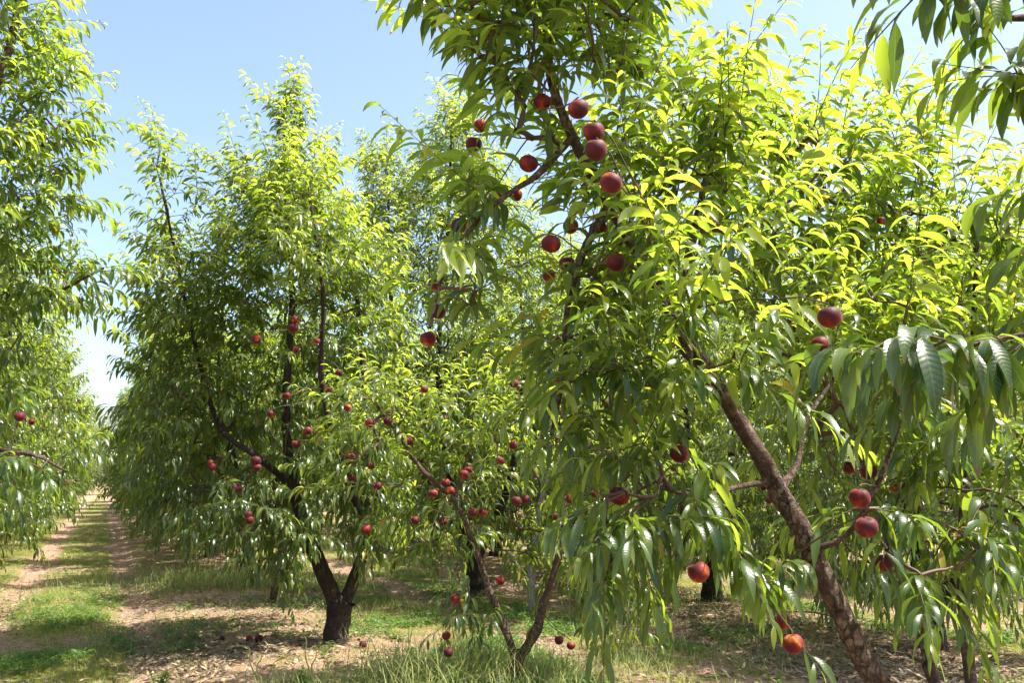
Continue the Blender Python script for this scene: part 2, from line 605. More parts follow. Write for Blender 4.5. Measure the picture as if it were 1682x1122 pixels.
    def foliage(self, A, leaf_len=0.12, lod='mid', shoots=1.3, shoot_len=(0.22, 0.42), upw=0.5, center=None, gap=0.02,
                droop=(0.78, 1.15), age_top=None, twig_r=0.0026, width=0.102, hang=0.0, top_z=None, clear=None, clear_r=0.095, age_add=0.0, out_k=0.6):
        rng = self.rng
        A = np.asarray(A)
        n = len(A)
        rep = np.floor(shoots + rng.random(n)).astype(int)
        rep = np.maximum(rep, 1)
        idx = np.repeat(np.arange(n), rep)
        M = len(idx)
        p0 = A[idx]
        cen = np.asarray(center if center is not None else A.mean(0))
        outw = p0 - cen
        outw[:, 2] *= 0.4
        outw = norm(outw)
        zt = top_z if top_z is not None else np.percentile(A[:, 2], 96)
        zb = np.percentile(A[:, 2], 4)
        hfrac = np.clip((p0[:, 2] - zb) / max(zt - zb, 0.1), 0, 1)
        d = norm(self.end_dir[idx] * 0.55 + outw * out_k + np.array([0, 0, 1.0]) * (upw * (0.15 + 1.3 * hfrac) - hang)[:, None] + rng.normal(0, 0.38, (M, 3)))
        L = rng.uniform(*shoot_len, M) * (0.8 + 0.5 * hfrac)
        sag = rng.uniform(0.05, 0.45, M) * (1.15 - hfrac)
        K = 6
        s = np.linspace(0, 1, K)[None, :, None]
        P = p0[:, None, :] + d[:, None, :] * L[:, None, None] * s
        P[..., 2] -= (L * sag)[:, None] * s[..., 0] ** 2
        bend = rng.normal(0, 0.12, (M, 3)); bend[:, 2] *= 0.3
        P += bend[:, None, :] * L[:, None, None] * s ** 2
        # twigs: connecting paths + shoots
        r_start = twig_r * (self.cnt ** 0.46) + 0.0006
        K1 = self.paths[0].shape[0]
        PP = np.array(self.paths)
        parent_r = np.array([r_start[q] if q >= 0 else 0.05 for q in self.parent_path])
        r_start = np.minimum(r_start, parent_r)
        r_end = np.maximum(r_start * 0.6, twig_r)
        tt = np.linspace(0, 1, K1)[None, :]
        RP = r_start[:, None] * (1 - tt) + np.minimum(r_end, r_start)[:, None] * tt
        V1, Q1 = batch_tubes(PP, RP, 5 if lod != 'far' else 3)
        RS = twig_r * (0.95 - 0.6 * np.linspace(0, 1, K)[None, :]) * np.ones((M, 1))
        V2, Q2 = batch_tubes(P, RS, 4 if lod != 'far' else 3)
        # leaves along shoots
        nl = np.maximum((L / gap).astype(int), 6)
        tot = int(nl.sum())
        sid = np.repeat(np.arange(M), nl)
        k = np.arange(tot) - np.repeat(np.cumsum(nl) - nl, nl)
        t = (k + rng.uniform(0.2, 0.8, tot)) / nl[sid]
        f = t * (K - 1)
        i0 = np.minimum(f.astype(int), K - 2)
        fr = (f - i0)[:, None]
        B = P[sid, i0] * (1 - fr) + P[sid, i0 + 1] * fr
        D = norm(P[sid, i0 + 1] - P[sid, i0])
        # extra leaves on the connecting twigs
        m2 = int(len(PP) * 5)
        pi = rng.integers(0, len(PP), m2)
        tq = rng.uniform(0.35, 1, m2) * (K1 - 1)
        j0 = np.minimum(tq.astype(int), K1 - 2)
        fq = (tq - j0)[:, None]
        B2 = PP[pi, j0] * (1 - fq) + PP[pi, j0 + 1] * fq
        D2 = norm(PP[pi, j0 + 1] - PP[pi, j0])
        keep = (self.cnt[pi] < 6) & (pi < n)
        B2, D2 = B2[keep], D2[keep]
        t_all = np.concatenate([t, rng.uniform(0, 0.5, len(B2))])
        hf = np.concatenate([hfrac[sid], np.full(len(B2), 0.15)])
        ang = np.concatenate([k * GA + sid * 1.7, rng.uniform(0, 6.28, len(B2))]) + rng.normal(0, 0.25, tot + len(B2))
        B = np.vstack([B, B2]); D = np.vstack([D, D2])
        if clear is not None and len(clear):
            # no leaf grows where a fruit hangs
            probe = B + D * 0.03 - np.array([0, 0, 0.03])
            dm = np.full(len(B), 9.0)
            for c in clear:
                dm = np.minimum(dm, np.linalg.norm(probe - c, axis=1))
            kp = dm > clear_r
            B, D, ang, t_all, hf = B[kp], D[kp], ang[kp], t_all[kp], hf[kp]
        N = len(B)
        a = np.array([[0.31, 0.53, 0.79]])
        U = norm(np.cross(D, a)); Wv = np.cross(D, U)
        rad = U * np.cos(ang)[:, None] + Wv * np.sin(ang)[:, None]
        open_ = np.radians(rng.uniform(38, 78, N)) * (1.05 - 0.55 * t_all)
        dir0 = norm(D * np.cos(open_)[:, None] + rad * np.sin(open_)[:, None] + np.array([0, 0, 0.12]))
        size = np.interp(t_all, [0, 0.3, 0.75, 1], [0.82, 1.0, 0.92, 0.42]) * rng.uniform(0.62, 1.15, N)
        LL = leaf_len * size
        dr = rng.uniform(*droop, N) * (1.05 - 0.28 * hf)
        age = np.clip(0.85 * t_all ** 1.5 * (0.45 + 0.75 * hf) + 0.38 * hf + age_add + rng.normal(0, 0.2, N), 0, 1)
        W = LL * width * rng.uniform(0.8, 1.15, N)
        st, wd_ = ST[lod]
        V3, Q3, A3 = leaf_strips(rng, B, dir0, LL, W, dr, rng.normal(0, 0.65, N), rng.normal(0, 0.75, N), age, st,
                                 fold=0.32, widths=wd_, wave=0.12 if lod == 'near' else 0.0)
        nv1, nv2 = len(V1), len(V2)
        V = np.vstack([V3, V1, V2])
        Q = np.vstack([Q3, Q1 + len(V3), Q2 + len(V3) + nv1])
        mi = np.concatenate([np.zeros(len(Q3)), np.ones(len(Q1) + len(Q2))])
        AA = np.vstack([A3, np.zeros((nv1 + nv2, 4), np.float32)])
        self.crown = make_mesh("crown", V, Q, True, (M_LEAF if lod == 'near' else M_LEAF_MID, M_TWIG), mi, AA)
        self.n_leaves = N
        self.shoot_tips = P[:, -1]

    def build(self, root, bark):
        """children of root: trunk / limb meshes and the crown (all given in the root's own space)"""
        for name, V, Q, (n, e, sides) in self.woods:
            me = make_mesh(name, V, Q, True, (bark,))
            link(name, me, root)
        return link("crown", self.crown, root)

def attach_from(v):
    return 0.0 if v is True else float(v)

def blob_points(rng, blobs, min_d):
    """blobs: (center, (rx, ry, rz), n) -> spaced points, denser towards the skin of the crown"""
    out = []
    for c, r, n in blobs:
        got = 0
        tries = 0
        while got < n and tries < n * 25:
            tries += 1
            v = rng.normal(size=3); v /= np.linalg.norm(v)
            p = np.asarray(c) + v * np.asarray(r) * rng.uniform(0.15, 1.0) ** 0.45
            if p[2] < 0.36: continue
            if out:
                q = np.array(out[-400:])
                if (np.linalg.norm(q - p, axis=1) < min_d).any():
                    continue
            out.append(p); got += 1
    return np.array(out)

def px_blob(px, py, d, hw, hh, depth, n):
    return (at(px, py, d), (hw / F_PX * d, depth, hh / F_PX * d), n)

# ------------------------------------------------------------------ peaches
def peach_mesh(R, seed):
    rng = np.random.default_rng(seed)
    nu, nv = 28, 18
    V = []
    for i in range(nv + 1):
        th = math.pi * i / nv
        for j in range(nu):
            ph = 2 * math.pi * j / nu
            cle = math.exp(-(min(ph, 2 * math.pi - ph) / 0.26) ** 2) * math.sin(th) ** 0.6
            r = R * (1 + 0.03 * math.cos(2 * ph) - 0.11 * cle + 0.02 * math.sin(3 * ph + seed) + 0.03 * math.sin(ph + seed * 2))
            z = R * 0.97 * math.cos(th)
            z -= R * 0.26 * math.exp(-(th / 0.42) ** 2)                    # stem hollow
            z -= R * 0.05 * math.exp(-((math.pi - th) / 0.22) ** 2)        # small point below
            V.append((r * math.sin(th) * math.cos(ph), r * math.sin(th) * math.sin(ph), z))
    V = np.array(V)
    Q = []
    for i in range(nv):
        for j in range(nu):
            Q.append((i * nu + j, (i + 1) * nu + j, (i + 1) * nu + (j + 1) % nu, i * nu + (j + 1) % nu))
    return make_mesh("peach", V, np.array(Q), True, (M_PEACH,))

PEACHES = [peach_mesh(0.037, k) for k in range(3)]
prng = random.Random(5)

def hang_peach(root, pos, dia=0.074, mesh=None):
    """a peach as a part of its tree; pos in root space"""
    o = link("peach", mesh or PEACHES[prng.randrange(3)], root)
    o.location = Vector(pos)
    k = dia / 0.074
    o.scale = (k * prng.uniform(0.94, 1.05), k, k * prng.uniform(0.88, 1.03))
    o.rotation_euler = (prng.uniform(-0.4, 0.4), prng.uniform(-0.4, 0.4), prng.uniform(0, 6.28))
    return o

def custom_tree(seed, base, limbs, blobs, peaches, label, cat, group, bark=M_BARK, min_d=0.12, name='peach_tree', root_peach=0.074, **fol):
    """limbs: (part name, world points, r0, r1, attach, sides) ; everything converted to the tree's own space"""
    root = empty(name, base, label, cat, group)
    b = np.asarray(base, float)
    T = Tree(seed)
    for nm, pts, r0, r1, att, sides, flare in limbs:
        T.wood(nm, [np.asarray(p) - b for p in pts], r0, r1, att, sides, flare=flare)
    A = blob_points(T.rng, [(np.asarray(c) - b, r, n) for c, r, n in blobs], min_d)
    pk = np.array([np.asarray(p) - b + np.array([0, 0, 0.034]) for p, dia in peaches]) if peaches else np.zeros((0, 3))
    n0 = len(A)
    T.colonize(np.vstack([A, pk]) if len(pk) else A, leafy=n0)
    # leafy shoots at every attractor; peach stalks only carry the fruit
    T_end = T.end_dir
    T.end_dir = T_end[:n0]
    if len(pk):
        c0 = pk - np.array([0, 0, 0.034])
        side = norm(np.array([0, 0, 1.4]) - (c0 + b)) * 0.09       # the alley side of the fruit is open too
        fol.setdefault('clear', np.vstack([c0, c0 + side, c0 + side * 2.2 + np.array([0, 0, 0.03])]))
    T.foliage(A, **fol)
    T.build(root, bark)
    for p, dia in peaches:
        hang_peach(root, np.asarray(p) - b, dia)
    print(label[:40], 'attractors', len(A), 'leaves', T.n_leaves)
    return root

# ------------------------------------------------------------------ ground
def axis(lo, hi, fine_lo, fine_hi, fine, grow=1.09):
    a = list(np.arange(fine_lo, fine_hi, fine))
    st, v = fine, a[-1]
    while v < hi:
        st *= grow; v += st; a.append(min(v, hi))
    st, v, left = fine, a[0], []
    while v > lo:
        st *= grow; v -= st; left.append(max(v, lo))
    return np.array(left[::-1] + a)

def ground_material():
    m, nt, out = new_mat("orchard_soil")
    geo = nd(nt, "ShaderNodeNewGeometry")
    pos = geo.outputs['Position']
    sp = nd(nt, "ShaderNodeSeparateXYZ")
    nt.links.new(pos, sp.inputs[0])
    n_big = noise(nt, pos, 0.9, 4, 0.6)
    n_mid = noise(nt, pos, 4.5, 5, 0.65)
    n_fine = noise(nt, pos, 26, 5, 0.7)
    n_grit = noise(nt, pos, 110, 4, 0.75)
    u = math_n(nt, 'MULTIPLY_ADD', sp.outputs[1], ROW_SLOPE, sp.outputs[0])
    v = math_n(nt, 'FLOORED_MODULO', math_n(nt, 'SUBTRACT', u, ROW_U), ROW_GAP)
    v = math_n(nt, 'ADD', v, math_n(nt, 'MULTIPLY', math_n(nt, 'SUBTRACT', n_mid, 0.5), 0.35))
    def bandm(c, w):
        return math_n(nt, 'MULTIPLY', math_n(nt, 'SUBTRACT', w, math_n(nt, 'ABSOLUTE', math_n(nt, 'SUBTRACT', v, c))), 6.0, clamp=True)
    ruts = math_n(nt, 'MAXIMUM', bandm(1.93, 0.34), bandm(3.38, 0.30))
    d = math_n(nt, 'MINIMUM', math_n(nt, 'ADD', v, 0.55), math_n(nt, 'SUBTRACT', ROW_GAP, v))
    und = math_n(nt, 'MULTIPLY', math_n(nt, 'SUBTRACT', 1.65, d), 2.2, clamp=True)
    soil = ramp(nt, math_n(nt, 'ADD', math_n(nt, 'MULTIPLY', n_fine, 0.6), math_n(nt, 'MULTIPLY', n_grit, 0.4)),
                [(0.33, (0.085, 0.048, 0.033)), (0.45, (0.25, 0.150, 0.102)), (0.55, (0.41, 0.275, 0.195)), (0.70, (0.54, 0.41, 0.30))])
    straw = ramp(nt, n_grit, [(0.35, (0.13, 0.075, 0.035)), (0.55, (0.34, 0.22, 0.11)), (0.7, (0.50, 0.38, 0.22))])
    soil = mix_col(nt, math_n(nt, 'MULTIPLY', math_n(nt, 'MULTIPLY', und, ramp_v(nt, n_mid, 0.42, 0.6)), 0.8), soil, straw)
    green = ramp(nt, math_n(nt, 'ADD', math_n(nt, 'MULTIPLY', n_fine, 0.5), math_n(nt, 'MULTIPLY', n_grit, 0.5)),
                 [(0.36, (0.055, 0.062, 0.020)), (0.5, (0.15, 0.17, 0.038)), (0.66, (0.29, 0.29, 0.08))])
    gm = ramp_v(nt, math_n(nt, 'ADD', math_n(nt, 'MULTIPLY', n_mid, 0.55), math_n(nt, 'MULTIPLY', n_big, 0.45)), 0.41, 0.53)
    bare = math_n(nt, 'MAXIMUM', ruts, math_n(nt, 'MULTIPLY', und, 0.75))
    gm = math_n(nt, 'MULTIPLY', gm, math_n(nt, 'SUBTRACT', 1.0, bare))
    # a bare crossing lane at the far end of the rows
    lane = math_n(nt, 'MULTIPLY', math_n(nt, 'SUBTRACT', 3.2, math_n(nt, 'ABSOLUTE', math_n(nt, 'SUBTRACT', sp.outputs[1], 61.0))), 1.0, clamp=True)
    gm = math_n(nt, 'MULTIPLY', gm, math_n(nt, 'SUBTRACT', 1.0, lane))
    col = mix_col(nt, gm, soil, green)
    b = nd(nt, "ShaderNodeBump")
    b.inputs['Strength'].default_value = 0.8
    b.inputs['Distance'].default_value = 0.03
    nt.links.new(math_n(nt, 'ADD', n_fine, math_n(nt, 'MULTIPLY', n_grit, 0.6)), b.inputs['Height'])
    p = nd(nt, "ShaderNodeBsdfPrincipled")
    nt.links.new(col, p.inputs['Base Color'])
    p.inputs['Roughness'].default_value = 0.95
    p.inputs['Specular IOR Level'].default_value = 0.1
    nt.links.new(b.outputs[0], p.inputs['Normal'])
    nt.links.new(p.outputs[0], out.inputs[0])
    return m

def ramp_v(nt, src, lo, hi):
    n = nt.nodes.new("ShaderNodeMapRange")
    n.inputs[1].default_value = lo
    n.inputs[2].default_value = hi
    nt.links.new(src, n.inputs[0])
    return n.outputs[0]

xs = axis(-900, 900, -8, 6, 0.07)
ys = axis(-300, 1500, 5.5, 16, 0.07)
gx, gy = np.meshgrid(xs, ys)
gz = ground_z(gx, gy)
nx, ny = len(xs), len(ys)
i = np.arange(ny - 1)[:, None] * nx
j = np.arange(nx - 1)[None, :]
Q = np.stack([i + j, i + j + 1, i + nx + j + 1, i + nx + j], -1).reshape(-1, 4)
ground = link("ground", make_mesh("ground", np.stack([gx, gy, gz], -1).reshape(-1, 3), Q, True, (ground_material(),)))
tag(ground, kind='structure')

def gp(x, y, dz=-0.02):
    return (float(x), float(y), float(ground_z(np.array([x]), np.array([y]))[0]) + dz)

# ------------------------------------------------------------------ the foreground tree
def P(px, py, d): return at(px, py, d)

b1 = gp(1.50, 3.0)
fork1 = np.array([1.49, 3.0, 0.42])
limbs = [
    ("trunk", [b1, (1.52, 3.0, 0.2), fork1 + (0, 0, 0.05)], 0.085, 0.07, True, 18, 0.5),
    ("limb", [fork1 - (0, 0, 0.12), P(1440, 1122, 2.97), P(1378, 1000, 2.95), P(1322, 885, 2.92), P(1272, 792, 2.9), P(1192, 655, 2.9),
              P(1128, 560, 2.92), P(1085, 478, 2.95), P(1030, 385, 2.98), P(975, 290, 3.0), P(925, 190, 3.0), P(900, 90, 2.95), P(905, -90, 2.9), P(930, -330, 2.9)],
     0.038, 0.012, True, 24, 0.15),
    ("limb", [fork1 - (-0.02, 0, 0.1), P(1580, 960, 3.35), P(1590, 760, 3.6), P(1600, 520, 3.8), P(1605, 330, 3.9)], 0.022, 0.008, True, 12, 0.1),
    ("limb", [fork1 - (0, -0.02, 0.1), P(1500, 1000, 3.5), P(1430, 800, 4.0), P(1350, 500, 4.2), P(1320, 260, 4.3)], 0.024, 0.009, True, 12, 0.1),
    ("limb", [P(1110, 515, 2.93), P(1140, 380, 3.1), P(1175, 220, 3.25), P(1185, 90, 3.3)], 0.020, 0.005, True, 10, 0.1),
    ("limb", [P(1268, 790, 2.9), P(1215, 800, 2.85), P(1150, 815, 2.8), P(1085, 800, 2.75)], 0.011, 0.006, True, 8, 0.3),
    ("limb", [P(1285, 800, 2.9), P(1310, 760, 2.95), P(1325, 690, 3.0), P(1380, 610, 3.05)], 0.013, 0.006, True, 8, 0.3),
    ("limb", [P(1330, 905, 2.9), P(1390, 880, 2.85), P(1440, 800, 2.8), P(1480, 690, 2.75)], 0.011, 0.006, True, 8, 0.3),
    ("limb", [P(940, 225, 3.0), P(885, 285, 2.85), P(845, 312, 2.78), P(800, 347, 2.74), P(757, 398, 2.72), P(726, 455, 2.7), P(706, 540, 2.68)], 0.011, 0.004, True, 8, 0.3),
    ("limb", [P(1000, 335, 2.98), P(955, 420, 2.9), P(930, 520, 2.85), P(925, 620, 2.8), P(905, 715, 2.75)], 0.014, 0.005, True, 8, 0.3),
]
blobs = [
    px_blob(845, 60, 2.75, 80, 90, .24, 20), px_blob(770, 20, 2.65, 24, 24, .1, 4), px_blob(700, 0, 2.62, 12, 10, .08, 2),
    px_blob(950, 40, 2.85, 140, 120, .33, 26), px_blob(1000, -190, 2.9, 330, 120, .5, 34),
    px_blob(885, 205, 2.9, 50, 50, .2, 9), px_blob(990, 310, 3.05, 90, 120, .18, 18),
    px_blob(775, 430, 2.78, 16, 90, .10, 8), px_blob(800, 340, 2.8, 40, 30, .12, 5), px_blob(1140, 530, 2.65, 40, 40, .12, 5), px_blob(1190, 250, 2.9, 40, 120, .15, 9), px_blob(1060, 420, 2.72, 40, 50, .1, 5), px_blob(1000, 470, 2.9, 80, 90, .18, 14),
    px_blob(935, 600, 2.8, 45, 80, .15, 7), px_blob(1130, 300, 3.2, 100, 230, .4, 36),
    px_blob(1270, 350, 3.8, 130, 200, .5, 56), px_blob(1450, 370, 3.95, 110, 160, .5, 42), px_blob(1600, 440, 3.95, 110, 120, .5, 36),
    px_blob(1400, 530, 3.5, 170, 100, .45, 32), px_blob(1590, 600, 3.7, 110, 110, .45, 26),
    px_blob(1120, 640, 2.9, 70, 80, .25, 12), px_blob(1080, 790, 2.8, 80, 80, .2, 11), px_blob(950, 700, 2.75, 40, 50, .12, 4), px_blob(1010, 610, 2.75, 60, 50, .15, 6), px_blob(1210, 600, 2.75, 50, 40, .1, 5),
    px_blob(1010, 850, 2.6, 35, 50, .1, 9), px_blob(1350, 640, 3.35, 110, 90, .3, 12),
    px_blob(1450, 740, 3.3, 120, 110, .4, 20), px_blob(1440, 850, 2.85, 50, 40, .15, 4),
    px_blob(1175, 850, 2.8, 45, 50, .15, 6), px_blob(1600, 800, 3.2, 80, 130, .35, 16), px_blob(1575, 900, 2.95, 80, 60, .2, 9), px_blob(1485, 930, 2.85, 35, 40, .12, 4), px_blob(1240, 950, 2.75, 40, 30, .1, 3),
    px_blob(1010, 930, 2.7, 30, 50, .1, 4),
]
pk1 = [(950, 178, 38), (976, 215, 38), (979, 245, 40), (1004, 300, 40), (890, 167, 32), (913, 166, 26), (778, 236, 29), (789, 206, 26),
       (868, 268, 32), (815, 326, 28), (848, 320, 22), (755, 369, 30), (937, 371, 27), (905, 400, 34), (983, 376, 30), (1012, 430, 34),
       (931, 433, 28), (902, 452, 22), (716, 468, 29), (718, 511, 29), (703, 556, 28), (1099, 499, 30), (1160, 187, 24), (1162, 300, 18),
       (1363, 520, 40), (1347, 566, 30), (1116, 745, 32), (1017, 815, 33), (1147, 940, 36), (1284, 1022, 28), (1303, 1058, 33),
       (1427, 775, 28), (1412, 818, 34), (1424, 866, 37), (1395, 768, 22), (1452, 925, 30), (1470, 800, 18), (920, 622, 22), (1018, 608, 22),
       (912, 560, 20), (906, 660, 20), (1102, 560, 24), (1100, 540, 18), (838, 4, 24), (1447, 362, 14), (1042, 690, 20)]
pk1w = []
for px, py, dia in pk1:
    d = 0.072 * F_PX / dia
    dd = min(max(d * 0.87, 2.3), 3.5)
    pk1w.append((P(px, py, dd), dia / F_PX * dd * 1.0))
tree1 = custom_tree(11, b1, limbs, blobs, pk1w, "large fruiting peach tree with leaning limb filling the right foreground",
                    "tree", "peach trees of the orchard", min_d=0.082, leaf_len=0.155, lod='near', shoots=1.2, shoot_len=(0.2, 0.42), upw=0.75, age_add=0.10, droop=(0.75, 1.2),
                    center=np.array(P(1230, 650, 3.3)) - np.array(b1), gap=0.019, twig_r=0.0024, hang=0.15, top_z=2.1, out_k=0.3, width=0.091)

# the tree beside the camera, seen only as branches reaching in from the right
b0 = gp(3.1, 1.3)
limbs = [
    ("trunk", [b0, (3.08, 1.3, 0.3), (3.0, 1.32, 0.7)], 0.09, 0.07, True, 16, 0.4),
    ("limb", [(3.0, 1.32, 0.6), (2.6, 1.4, 1.2), P(1900, 460, 1.6), P(1760, 530, 1.68), P(1580, 570, 1.72)], 0.020, 0.004, 0.2, 12, 0.1),
    ("limb", [(3.02, 1.33, 0.6), (2.7, 1.6, 1.5), P(2000, 0, 2.0), P(1800, 20, 1.95), P(1640, 30, 1.9)], 0.035, 0.006, 0.2, 12, 0.1),
    ("limb", [(3.02, 1.3, 0.6), (3.3, 1.0, 1.6), (3.5, 0.8, 2.8)], 0.05, 0.02, 0.2, 12, 0.1),
]
blobs = [px_blob(1540, 575, 1.72, 120, 22, .14, 13), px_blob(1680, 560, 1.75, 50, 30, .12, 4),
         px_blob(1590, -10, 1.9, 100, 16, .1, 6), px_blob(1720, 110, 1.95, 30, 40, .1, 4), px_blob(1860, 300, 1.95, 80, 350, .3, 30),
         ((3.3, 1.0, 2.4), (0.7, 0.7, 0.7), 60)]
custom_tree(12, b0, limbs, blobs, [], "peach tree overhanging the right edge with large drooping leaves",
            "tree", "peach trees of the orchard", min_d=0.075, leaf_len=0.16, lod='near', shoots=1.1, shoot_len=(0.14, 0.26), upw=0.05, age_add=-0.12, width=0.102,
            center=np.array((3.0, 1.3, 2.0)) - np.array(b0), gap=0.02, twig_r=0.0024, hang=0.15, droop=(0.9, 1.25))

# ------------------------------------------------------------------ the small forked tree behind it
b2 = gp(*P(848, 1110, 6.55)[:2])
g2 = np.array(b2)
limbs = [
    ("trunk", [b2, g2 + (0.0, 0, 0.06), P(852, 1068, 6.55)], 0.050, 0.038, True, 14, 0.6),
    ("trunk", [P(800, 1116, 6.5), P(828, 1112, 6.52), P(846, 1092, 6.55)], 0.030, 0.036, True, 12, 0.0),
    ("limb", [P(850, 1088, 6.55), P(878, 1040, 6.53), P(902, 965, 6.5), P(926, 880, 6.5), P(922, 800, 6.5), P(915, 735, 6.5), P(930, 640, 6.6)], 0.036, 0.012, True, 14, 0.1),
    ("limb", [P(848, 1085, 6.55), P(826, 1025, 6.5), P(800, 960, 6.48), P(776, 885, 6.45), P(745, 822, 6.42), P(692, 770, 6.4), P(655, 715, 6.35), P(616, 662, 6.3)], 0.028, 0.010, True, 14, 0.1),
    ("limb", [P(745, 822, 6.42), P(770, 740, 6.6), P(780, 660, 6.7)], 0.013, 0.006, True, 8, 0.1),
    ("limb", [P(915, 830, 6.5), P(870, 760, 6.7), P(850, 690, 6.8)], 0.013, 0.006, True, 8, 0.1),
]
blobs = [px_blob(612, 670, 6.3, 60, 40, .3, 14), px_blob(690, 700, 6.5, 90, 55, .4, 26), px_blob(580, 760, 6.2, 55, 60, .3, 12),
         px_blob(760, 770, 6.5, 80, 80, .45, 22), px_blob(860, 690, 6.7, 100, 80, .45, 34), px_blob(960, 790, 6.5, 80, 100, .4, 26),
         px_blob(850, 870, 6.8, 80, 70, .3, 18), px_blob(955, 930, 6.6, 60, 90, .3, 22), px_blob(745, 880, 6.4, 40, 90, .25, 12), px_blob(680, 820, 6.6, 60, 50, .3, 14), px_blob(1000, 1000, 6.8, 60, 60, .3, 12), px_blob(890, 900, 7.0, 60, 80, .3, 14), px_blob(700, 880, 6.9, 40, 50, .3, 8),
         px_blob(780, 1000, 6.4, 40, 40, .2, 9), px_blob(1030, 720, 6.8, 80, 90, .4, 24)]
pk2 = [(571, 670, 12), (576, 752, 13), (578, 785, 12), (608, 695, 14), (637, 692, 13), (610, 765, 15), (620, 798, 15), (578, 760, 12), (602, 870, 12),
       (732, 793, 13), (740, 806, 11), (711, 811, 12), (769, 772, 12), (763, 780, 11), (728, 857, 12), (682, 855, 11), (777, 842, 11), (793, 842, 11),
       (848, 823, 12), (863, 820, 11), (822, 757, 12), (843, 731, 13), (911, 849, 12), (938, 819, 11), (978, 811, 11), (963, 884, 11), (822, 954, 10),
       (733, 1045, 12), (737, 1072, 13), (918, 1052, 12), (938, 1061, 14), (845, 630, 12), (998, 664, 12), (748, 985, 10), (961, 802, 11), (697, 640, 11), (672, 725, 12)]
pk2w = [(P(px, py, 6.1 + 0.3 * ((k * 7) % 5) / 5), 0.064 * (0.9 + 0.05 * ((k * 3) % 5))) for k, (px, py, q) in enumerate(pk2)]
custom_tree(21, b2, limbs, blobs, pk2w, "small fruiting peach tree forked low into a thin V in tall grass",
            "tree", "peach trees of the orchard", min_d=0.13, leaf_len=0.14, lod='mid', shoots=1.15, shoot_len=(0.2, 0.4), upw=0.35,
            center=np.array(P(800, 900, 6.6)) - g2, gap=0.024, twig_r=0.0028, hang=0.2)

# ------------------------------------------------------------------ the big dark-trunked tree left of the centre
b3 = gp(*P(552, 1050, 8.1)[:2])
g3 = np.array(b3)
limbs = [
    ("trunk", [b3, g3 + (0.0, 0, 0.1), P(556, 1010, 8.1), P(560, 990, 8.1)], 0.118, 0.105, True, 20, 0.12),
    ("limb", [P(560, 1000, 8.1), P(545, 975, 8.1), P(524, 925, 8.08), P(500, 868, 8.05), P(482, 800, 8.05), P(471, 720, 8.05), P(473, 600, 8.1), P(480, 480, 8.15), P(470, 330, 8.2), P(468, 150, 8.2)],
     0.080, 0.014, True, 16, 0.1),
    ("limb", [P(562, 1000, 8.12), P(578, 960, 8.15), P(596, 905, 8.2), P(606, 800, 8.3), P(600, 640, 8.4), P(585, 480, 8.5), P(570, 380, 8.5)], 0.064, 0.014, True, 14, 0.1),
    ("limb", [P(470, 790, 8.05), P(440, 765, 7.9), P(410, 742, 7.75), P(365, 708, 7.9), P(340, 640, 8.0), P(310, 520, 8.0), P(285, 400, 7.8), P(262, 290, 7.8)], 0.032, 0.010, True, 12, 0.2),
    ("limb", [P(500, 868, 8.05), P(470, 860, 8.5), P(400, 800, 8.9), P(360, 650, 9.1), P(370, 450, 9.1)], 0.05, 0.012, True, 12, 0.2),
    ("limb", [P(600, 880, 8.2), P(570, 780, 7.8), P(530, 640, 7.4), P(530, 480, 7.1), P(510, 330, 7.1)], 0.038, 0.010, True, 12, 0.2),  # added bough, carries forward foliage that shades the ground at lower left
]
blobs = [px_blob(476, 220, 8.2, 18, 80, .25, 20), px_blob(445, 365, 8.2, 75, 60, .6, 44), px_blob(262, 262, 7.85, 22, 25, .2, 4),
         px_blob(285, 420, 7.9, 50, 18, .3, 9), px_blob(315, 330, 7.9, 26, 20, .25, 3), px_blob(400, 300, 8.0, 18, 28, .25, 7), px_blob(512, 330, 8.2, 22, 50, .35, 11), px_blob(480, 430, 8.3, 130, 110, .95, 84), px_blob(325, 500, 8.0, 75, 75, .8, 52),
         px_blob(415, 590, 8.55, 190, 130, .95, 120), px_blob(310, 710, 8.0, 65, 110, .8, 46), px_blob(490, 740, 8.5, 130, 110, .8, 46), px_blob(570, 720, 7.9, 60, 90, .4, 18),
         px_blob(475, 310, 7.2, 50, 50, .4, 13), px_blob(520, 420, 6.95, 70, 60, .4, 18), px_blob(272, 360, 7.85, 10, 30, .1, 3), px_blob(400, 835, 7.8, 85, 55, .7, 34), px_blob(300, 810, 8.3, 60, 40, .6, 18), px_blob(480, 860, 7.6, 40, 40, .4, 10), px_blob(590, 560, 8.5, 70, 160, .9, 50), px_blob(600, 790, 8.1, 45, 90, .4, 26), px_blob(590, 880, 7.85, 22, 35, .12, 5), px_blob(455, 905, 7.6, 30, 40, .25, 5)]  # forward blobs leading this line are added to cast shade on the track
pk3 = [(421, 557, 15), (482, 538, 15), (485, 525, 12), (486, 574, 10), (445, 680, 12), (470, 650, 12), (486, 730, 13), (348, 767, 12), (410, 855, 13), (408, 846, 12), (392, 803, 12),
       (421, 757, 14), (422, 768, 12), (556, 612, 11), (521, 722, 12), (505, 708, 13), (601, 869, 12), (345, 760, 9), (540, 640, 11), (520, 560, 10)]
pk3w = [(P(px, py, 6.85), q / F_PX * 6.85 * 1.15) for px, py, q in pk3]
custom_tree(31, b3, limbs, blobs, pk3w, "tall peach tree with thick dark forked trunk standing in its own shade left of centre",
            "tree", "peach trees of the orchard", bark=M_BARK_SHADED, min_d=0.15, leaf_len=0.155, width=0.104, age_add=-0.03, lod='mid', shoots=2.1, shoot_len=(0.24, 0.46), upw=0.55,
            center=np.array(P(440, 620, 8.2)) - g3, gap=0.022, twig_r=0.003, hang=0.12)

